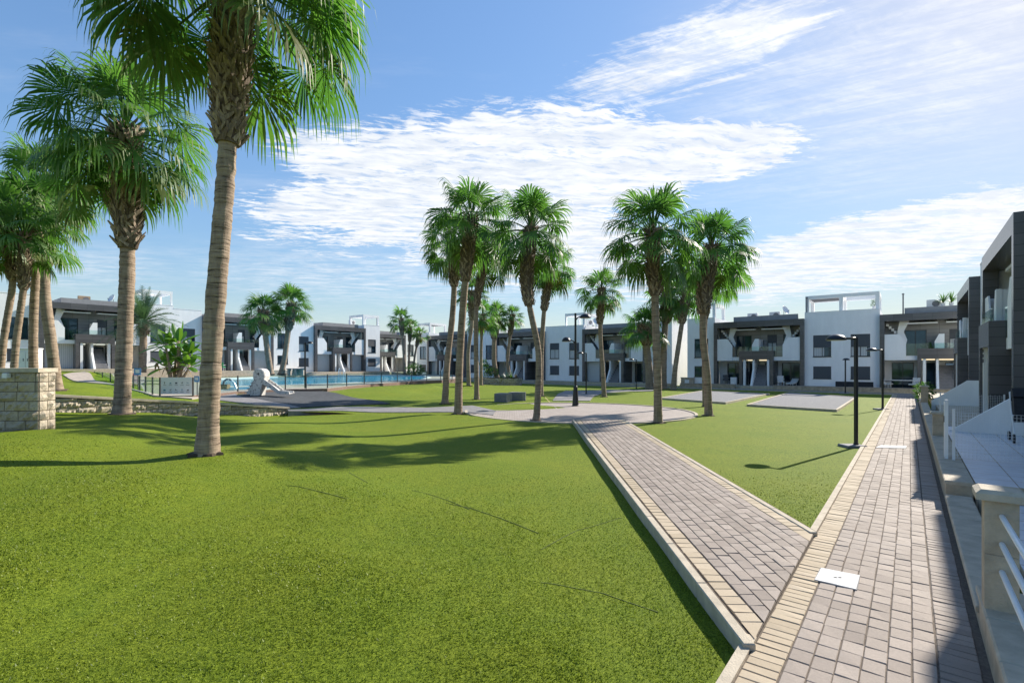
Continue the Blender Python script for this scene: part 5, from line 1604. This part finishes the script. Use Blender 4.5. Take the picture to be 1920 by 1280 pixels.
def small_things():
    rng = np.random.default_rng(21)
    # concrete benches on the plaza
    for (px, py), w, d, lb in (((938, 752.5), .72, .9, 'left concrete block bench on the plaza rim, lit side showing'), ((967, 749.5), .86, .55, 'right concrete block bench on the plaza rim')):
        x, y = gp(px, py, -.07)
        o = MB(); o.bbox(-w / 2, w / 2, 0, d, -.05, .44, .015); b = o.build('block_bench', 'concrete', loc=(x, y, -.08)); b.rotation_euler = (0, 0, R(-20)); tag(b, lb, 'bench', 'concrete block benches')
    # fountain pipe at the children's pool
    x, y = gp(419, 727, DECK_Z)
    r = thing('water_spout', 'curved grey water spout pouring into the pool', 'fountain', (x, y, DECK_Z)); k = y / F
    t = np.linspace(0, math.pi, 12); p = MB(); p.tube([(0, 0, -.1), (0, 0, .25)] + [(.29 - .29 * math.cos(a), 0, .25 + .3 * math.sin(a)) for a in t[:9]], .06, 10); p.build('pipe', 'concrete', r, smooth=True)
    b = MB(); b.bbox(-.3, .32, -.2, .2, -.05, .22, .02); b.build('plinth', 'wood', r)
    w = MB(); w.tube([(.50, 0, .46), (.66, 0, .30), (.74, .0, .10), (.78, 0, -.06)], [.05, .06, .08, .12], 7); w.build('falling_water', 'splash', r)
    x, y = gp(640, 705.2, DECK_Z)
    r = thing('pool_ladder', 'white metal pool ladder at the far edge of the pool', 'ladder', (x, y, DECK_Z))
    for a in (-.3, .3):
        p = MB(); p.tube([(a, .45, -.02), (a, .42, .75), (a, .25, .95), (a, .02, .9), (a, -.1, .6), (a, -.12, -.3)], .03, 8); p.build('rail', 'white_metal', r)
    for k_ in range(2): p = MB(); p.tube([(-.3, -.12, -.02 + k_ * .2), (.3, -.12, -.02 + k_ * .2)], .025, 6); p.build('tread', 'white_metal', r)
    # outdoor counter near the pool palms
    x, y = gp(556, 700, 1.0); z = ground(x, y)
    r = thing('outdoor_counter', 'pale stone outdoor counter with dark slab top right of the pool palms', 'counter', (x, y, z)); k = y / F
    for a in (-.75, .0, .75):
        m = MB(); m.box(a - .09, a + .09, -.3, .3, -.1, .55); m.build('leg', 'deck_stone', r)
    m = MB(); m.bbox(-.95, .95, -.36, .36, .552, .63, .01); m.build('top', 'fabric_grey', r)
    m = MB(); m.box(-.5, .5, .18, .24, -.1, .55); m.build('back_panel', 'cream_stone', r)
    # white lockers on the left terrace
    p = at(48, 690, 36.5)
    r = thing('storage_cabinet', 'white two-door storage cabinet on the terrace above the left stone wall', 'cabinet', (p[0], p[1], p[2]), R(20)); k = p[1] / F
    m = MB(); m.box(-.72, .72, .02, .6, -.6, 1.36); m.build('body', 'white_paint', r)
    for a, b in ((-.70, -.02), (.02, .70)):
        d = MB(); d.bbox(a, b, -.02, .018, -.5, 1.2, .01); dd = d.build('door', 'white_paint', r); h = MB(); h.box(*(sorted((b - .12, b - .08)) if a < 0 else (a + .08, a + .12)), -.05, -.021, .5, .7); h.build('handle', 'concrete', dd)
    m = MB(); m.bbox(-.76, .76, -.04, .64, 1.37, 1.45, .02); m.build('lid', 'white_paint', r)
    # pink towel on the fence
    p = at(247, 700, gp(240, 729, DECK_Z)[1] + 1.5)
    r = MB(); V = [(a * .11 - .16, .03 * math.sin(a * 2.0), b * .16) for b in range(6) for a in range(4)]
    r.add(V + [(v[0], v[1] + .03, v[2]) for v in V], [(b * 4 + a, b * 4 + a + 1, b * 4 + a + 5, b * 4 + a + 4) for b in range(5) for a in range(3)] + [(24 + b * 4 + a + 4, 24 + b * 4 + a + 5, 24 + b * 4 + a + 1, 24 + b * 4 + a) for b in range(5) for a in range(3)] + [(20, 21, 45, 44), (21, 22, 46, 45), (22, 23, 47, 46)])
    tag(r.build('towel', 'pink_cloth', loc=(p[0] + .2, p[1], DECK_Z + .10)), 'pink towel hanging by the pool fence right of the big palm stem', 'towel')

    def chair(x, y, z, rot, label, mat, legm='white_metal', lounge=False, group='patio seats'):
        r = thing('patio_chair', label, 'chair', (x, y, z), rot, group)
        m = MB(); m.bbox(-.26, .26, -.26, .26, .36, .44, .02); m.build('seat', mat, r)
        m = MB(); m.prism([(.22, .44), (.27, .44), (.36, .92), (.31, .92)], 'x', -.25, .25); m.build('backrest', mat, r)
        for a in (-.23, .23):
            for b in (-.22, .22): q = MB(); q.tube([(a, b, 0), (a, b, .37)], .02, 6); q.build('leg', legm, r)
            q = MB(); q.box(a - .03, a + .03, -.25, .3, .60, .63); q.build('armrest', legm, r)
        return r

    def house_pt(u, v, face, z0, s, d, z=0.0):
        a = {'mid': math.atan2(-UX, UY), 'left': math.atan2(UY, UX), 'right': math.atan2(-UY, -UX)}[face]
        ox, oy = uv(u, v); c, s_ = math.cos(a), math.sin(a)
        return (ox + c * s - s_ * d, oy + s_ * s + c * d, z0 + z, a)
    # left row terraces
    x, y, z, a = house_pt(19.8, -60, 'left', 1.25, 4.3, -.7); chair(x, y, z, a + 2.4, 'green chair on the terrace behind the pool', 'green_plastic')
    x, y, z, a = house_pt(6.7, -60, 'left', 1.53, 7.9, .9)
    m = MB(); m.bbox(-.35, .35, -.3, .3, 0, .75, .02); o = m.build('crate', 'tan_box', loc=(x, y, z)); o.rotation_euler = (0, 0, a); tag(o, 'tan box inside the porch of the house left of the date palm', 'box')
    # right block: furniture under the portal
    M0 = (51, -17.7, 'mid', .0)
    def hp(s, d, z=0.0): return house_pt(*M0, s, d, z)
    x, y, z, a = hp(8.55, .1); chair(x, y, z, a + .3, 'white chair in front of the dark patio door of the right block', 'fabric_white')
    x, y, z, a = hp(9.5, .2)
    r = thing('sun_lounger', 'white reclined lounger beside the white chair under the right portal', 'lounger', (x, y, z), a + 1.4, 'patio seats')
    m = MB(); m.prism([(-.9, .22), (.2, .26), (.75, .62), (.70, .68), (.18, .34), (-.9, .30)], 'y', -.28, .28); m.build('mattress', 'fabric_white', r)
    for b in (-.7, .15):
        for c in (-.24, .24): q = MB(); q.tube([(b, c, 0), (b, c, .24)], .02, 6); q.build('leg', 'white_metal', r)
    x, y, z, a = hp(4.55, .1); r = thing('side_cabinet', 'white low cabinet under the right portal, left of its porch', 'cabinet', (x, y, z), a)
    m = MB(); m.bbox(-.28, .28, -.2, .2, .06, .72, .015); m.build('body', 'white_paint', r)
    for b in (-.22, .22): q = MB(); q.box(b - .03, b + .03, -.16, .16, 0, .06); q.build('foot', 'concrete', r)
    d = MB(); d.box(-.24, .24, -.215, -.201, .12, .66); d.build('door', 'white_paint', r)
    x, y, z, a = hp(3.6, .9); chair(x, y, z, a + .4, 'grey-blue armchair deep under the right portal at its left end', 'fabric_grey')
    # stone meter boxes with white doors in front of the far row
    for px_, py, lb in ((1288, 723, 'stone meter box with white door left of the right block'), (1576, 729.5, 'stone meter box with white door before the white wall between portals'), (1037, 713, 'stone meter box with white door left of the tall lamp')):
        x, y = gp(px_, py, -.2); z = Z2(x, y); k = y / F
        r = thing('meter_box', lb, 'box', (x, y, z), math.atan2(-UX, UY), 'stone meter boxes of the far row')
        m = MB(); m.bbox(-.62, .62, 0, .45, -.3, .86, .02); m.build('body', 'sand_stone', r); m = MB(); m.bbox(-.66, .66, -.04, .49, .862, .92, .01); m.build('cap', 'cream_stone', r)
        d = MB(); d.box(-.22, .22, -.02, -.001, .2, .7); d.build('door', 'white_paint', r)
    # low front wall of the far row terraces
    r = thing('terrace_wall', 'long low stone wall along the foot of the far row of houses', 'wall', (*uv(48.9, -17.5), 0), math.atan2(-UX, UY))
    m = MB(); m.box(0, 5.0, -.1, .15, -.6, .10); m.box(8.2, 22, -.1, .15, -.6, .10); m.build('wall', 'sand_stone', r)
    m = MB(); m.box(-.02, 5.03, -.14, .19, .101, .15); m.box(8.17, 22, -.14, .19, .101, .15); m.build('coping', 'deck_stone', r)
    # patio set and dark planter of the end house
    x, y, z, a = house_pt(51, -4.6, 'mid', 0, 1.0, -.35)
    m = MB(); m.bbox(-1.3, 1.3, -.18, .18, -.05, .52, .01); o = m.build('planter_trough', 'fabric_dark', loc=(x, y, z)); o.rotation_euler = (0, 0, a); tag(o, 'long dark trough along the wall left of the end house portal', 'planter')
    x, y, z, a = house_pt(51, -4.6, 'mid', 0, 4.2, .3)
    r = thing('patio_table', 'white covered patio table under the portal of the end house', 'table', (x, y, z), a)
    m = MB(); m.bbox(-.8, .8, -.5, .5, .66, .72, .01); m.build('top', 'fabric_white', r)
    for b in (-.7, .7):
        for c in (-.4, .4): q = MB(); q.tube([(b, c, 0), (b, c, .66)], .03, 6); q.build('leg', 'fabric_dark', r)
    for i, (ds, dd, lb) in enumerate(((3.25, -.1, 'left white-cushioned chair at the covered patio table'), (4.9, -.5, 'right white-cushioned chair at the covered patio table'))):
        x, y, z, a = house_pt(51, -4.6, 'mid', 0, ds, dd); chair(x, y, z, a + (1.2 if i == 0 else -.5), lb, 'fabric_white', 'fabric_dark')
    x, y, z, a = house_pt(51, -4.6, 'mid', 0, 8.3, -.8)
    r = thing('patio_table', 'small dark wooden table beyond the leafy shrub', 'table', (x, y, z), a)
    m = MB(); m.bbox(-.6, .6, -.35, .35, .68, .73, .01); m.build('top', 'wood', r)
    for b in (-.5, .5):
        for c in (-.28, .28): q = MB(); q.box(b - .03, b + .03, c - .03, c + .03, 0, .68); q.build('leg', 'fabric_dark', r)
    # potted plants on balconies and roofs
    def pot(x, y, z, h, label, rosl=True, r_=.16, group='potted plants on the houses'):
        r = thing('potted_plant', label, 'plant', (x, y, z), 0, group)
        m = MB(); m.lathe([(r_ * .7, 0), (r_, .3), (r_ * .95, .3), (r_ * .9, .26), (.01, .26)], 14); m.build('pot', 'white_paint', r)
        l = MB()
        if rosl: rosette(l, (0, 0, .3), 34, h, .07, rng, 20, 88, .35)
        else: blob_leaves(l, (0, 0, .3 + h * .5), h * .5, 160, .13, rng)
        l.build('leaves', 'shrub_leaf', r)
    for M, s, d, z, h, ro, lb in ((M0, 6.95, .5, 2.66, .6, False, 'potted plant right of the balcony divider of the right block'), ((51, -4.6, 'mid', 0), 5.9, .4, 2.66, 1.2, True, 'tall arching potted plant on the balcony of the end house'),
                                  ((51, -4.6, 'mid', 0), 7.4, .4, 2.66, .7, True, 'shorter potted plant right of the divider on the end house balcony'), ((51, -4.6, 'mid', 0), 2.3, 1.2, 6.56, .55, False, 'bushy potted plant at the roof edge of the end house'),
                                  ((51, -4.6, 'mid', 0), 6.7, 1.5, 6.5, 1.2, True, 'left palm-like potted plant on the end house roof'), ((51, -4.6, 'mid', 0), 7.2, 1.6, 6.5, 1.35, True, 'right palm-like potted plant on the end house roof'),
                                  ((42.9, 2.245, 'right', .15), 4.6, .9, 2.66, 1.3, True, 'green potted plant on the edge-on balcony of the farther path house'), ((19.8, -60, 'left', 1.25), 7.7, .8, 2.66, 1.1, True, 'green plant on the balcony behind the pool palms')):
        x, y, zz, a = house_pt(*M, s, d, z); pot(x, y, zz, h, lb, ro)
    # roof equipment
    def ac(x, y, z, a, lb):
        r = thing('air_conditioner', lb, 'air conditioner', (x, y, z), a, 'air conditioners on the roofs')
        m = MB(); m.bbox(-.45, .45, -.18, .18, .3, .95, .02); m.build('body', 'tan_box' if 'tan' in lb else 'white_paint', r)
        g = MB(); g.tube([(.12, -.19, .62), (.12, -.181, .62)], .24, 18); g.build('fan_grille', 'concrete', r)
        for b in (-.38, .38): q = MB(); q.box(b - .04, b + .04, -.16, .16, 0, .3); q.build('foot', 'concrete', r)
    def dish(x, y, z, rot, lb, s=.42):
        r = thing('satellite_dish', lb, 'satellite dish', (x, y, z), rot, 'satellite dishes on the roofs')
        m = MB(); prof = [(.01, 0), (s * .5, .03), (s * .85, .09), (s, .14), (s, .155), (s * .85, .105), (s * .5, .045), (.01, .015)]
        m.lathe(prof, 20); o = m.build('reflector', 'white_metal', r, smooth=True); o.rotation_euler = (R(62), 0, 0); o.location = (0, 0, 1.0)
        q = MB(); q.tube([(0, .08, 0), (0, .08, 1.0)], .025, 6); q.build('mast', 'concrete', r)
        q = MB(); q.tube([(0, -.02, .75), (0, -.42, .95)], .012, 5); q.lathe([(.03, -.05), (.03, .05)], 8, (0, -.42, .97)); q.build('feed_arm', 'concrete', r)
    for M, s, d, z, lb in (((6.7, -60, 'left', 1.53), 6.2, 2.2, 6.0, 'tan air conditioner on the roof of the house left of the date palm'), (M0, 7.6, 2.6, 6.0, 'white air conditioner on the right block roof beside the dish'),
                           ((51, -4.6, 'mid', 0), 6.15, 2.0, 6.2, 'white air conditioner beside roof plants of the end house'), ((51, -32.4, 'mid', 0), 1.2, 4.6, 6.5, 'white air conditioner under the roof pergola left of the tall lamp'),
                           ((32.9, -60, 'left', .97), 11.5, 4.9, 6.5, 'white air conditioner behind the pergola above the pool'), (M0, 5.6, 2.8, 6.0, 'white air conditioner left of centre on the right block roof')):
        x, y, zz, a = house_pt(*M, s, d, z); ac(x, y, zz, a, lb)
    for M, s, d, z, ro, lb in (((6.7, -60, 'left', 1.53), 8.6, 3.0, 6.0, -.4, 'white dish on the roof just left of the date palm'), (M0, 8.5, 2.2, 6.0, .5, 'round satellite dish on the right block roof'),
                               ((51, -32.4, 'mid', 0), 3.2, 2.4, 6.0, .2, 'satellite dish on the far row roof behind the lone medium palm')):
        x, y, zz, a = house_pt(*M, s, d, z); dish(x, y, zz, ro, lb)
    for M, s, d, z, h, lb in ((M0, 10.55, .5, 6.56, 1.25, 'thin chimney pipe left of the right block pergola'), ((51, -4.6, 'mid', 0), 4.2, 2.2, 6.0, 1.75, 'thin chimney pipe on the end house roof'), ((32.9, -60, 'left', .97), 13.0, 1.0, 6.5, 1.3, 'thin pole on the roof right end above the pool')):
        x, y, zz, a = house_pt(*M, s, d, z); r = thing('flue_pipe', lb, 'pipe', (x, y, zz), 0, 'thin flue pipes on the roofs')
        m = MB(); m.tube([(0, 0, -.02), (0, 0, h)], .05, 8); m.build('pipe', 'concrete', r); m = MB(); m.lathe([(.09, h), (.10, h + .05), (.02, h + .12)], 10); m.build('cowl', 'concrete', r)


small_things()


def person():
    x, y = uv(51.3, -17.7 + 5.75)
    joints = {'pel': (0, 0, .86), 'abd': (0, -.02, 1.02), 'che': (0, -.05, 1.22), 'nek': (0, -.07, 1.38), 'hed': (-.02, -.10, 1.47), 'top': (-.02, -.10, 1.60),
              'hl': (-.09, 0, .82), 'kl': (-.10, -.05, .45), 'al': (-.10, .02, .07), 'fl': (-.11, -.13, .03), 'hr': (.09, 0, .82), 'kr': (.10, -.02, .45), 'ar': (.10, .05, .07), 'fr': (.11, -.10, .03),
              'sl': (-.17, -.05, 1.31), 'el': (-.22, -.07, 1.05), 'wl': (-.19, -.24, .92), 'sr': (.17, -.05, 1.31), 'er': (.22, -.04, 1.05), 'wr': (.20, -.20, .90)}
    rad = {'pel': .135, 'abd': .12, 'che': .14, 'nek': .05, 'hed': .085, 'top': .07, 'hl': .09, 'kl': .06, 'al': .045, 'fl': .035, 'hr': .09, 'kr': .06, 'ar': .045, 'fr': .035,
           'sl': .06, 'el': .045, 'wl': .03, 'sr': .06, 'er': .045, 'wr': .03}
    ed = [('pel', 'abd'), ('abd', 'che'), ('che', 'nek'), ('nek', 'hed'), ('hed', 'top'), ('pel', 'hl'), ('hl', 'kl'), ('kl', 'al'), ('al', 'fl'), ('pel', 'hr'), ('hr', 'kr'), ('kr', 'ar'), ('ar', 'fr'), ('che', 'sl'), ('sl', 'el'), ('el', 'wl'), ('che', 'sr'), ('sr', 'er'), ('er', 'wr')]
    for s, w in ((-1, 'wl'), (1, 'wr')):
        b = joints[w]
        joints['p' + w] = (b[0], b[1] - .06, b[2] - .02); rad['p' + w] = .03; ed.append((w, 'p' + w))
        for i in range(5):
            o = (i - 2) * .014; k = 'f%d%s' % (i, w); p = joints['p' + w]
            joints[k] = (p[0] + o + (-s * .03 if i == 0 else 0), p[1] - (.035 if i == 0 else .07), p[2] - .03); rad[k] = .008; ed.append(('p' + w, k))
    names = list(joints); me = bpy.data.meshes.new('person')
    me.from_pydata([joints[n] for n in names], [(names.index(a), names.index(b)) for a, b in ed], [])
    o = bpy.data.objects.new('person', me); COL.objects.link(o)
    sk = o.modifiers.new('skin', 'SKIN')
    for i, n in enumerate(names): me.skin_vertices[0].data[i].radius = (rad[n], rad[n]); me.skin_vertices[0].data[i].use_root = (n == 'pel')
    sub = o.modifiers.new('sub', 'SUBSURF'); sub.levels = sub.render_levels = 2
    me.materials.append(MATS['fabric_dark'])
    o.location = (x, y, 0.0); o.rotation_euler = (0, 0, R(-60)); o.scale = (.93,) * 3
    tag(o, 'person in dark clothes standing in the shade of the right block porch', 'person')
    h = MB(); h.lathe([(.005, -.10), (.07, -.08), (.098, 0), (.085, .07), (.04, .105), (.005, .11)], 14, (-.02, -.085, 1.57)); h.build('hair', 'fabric_dark', o, smooth=True)


person()
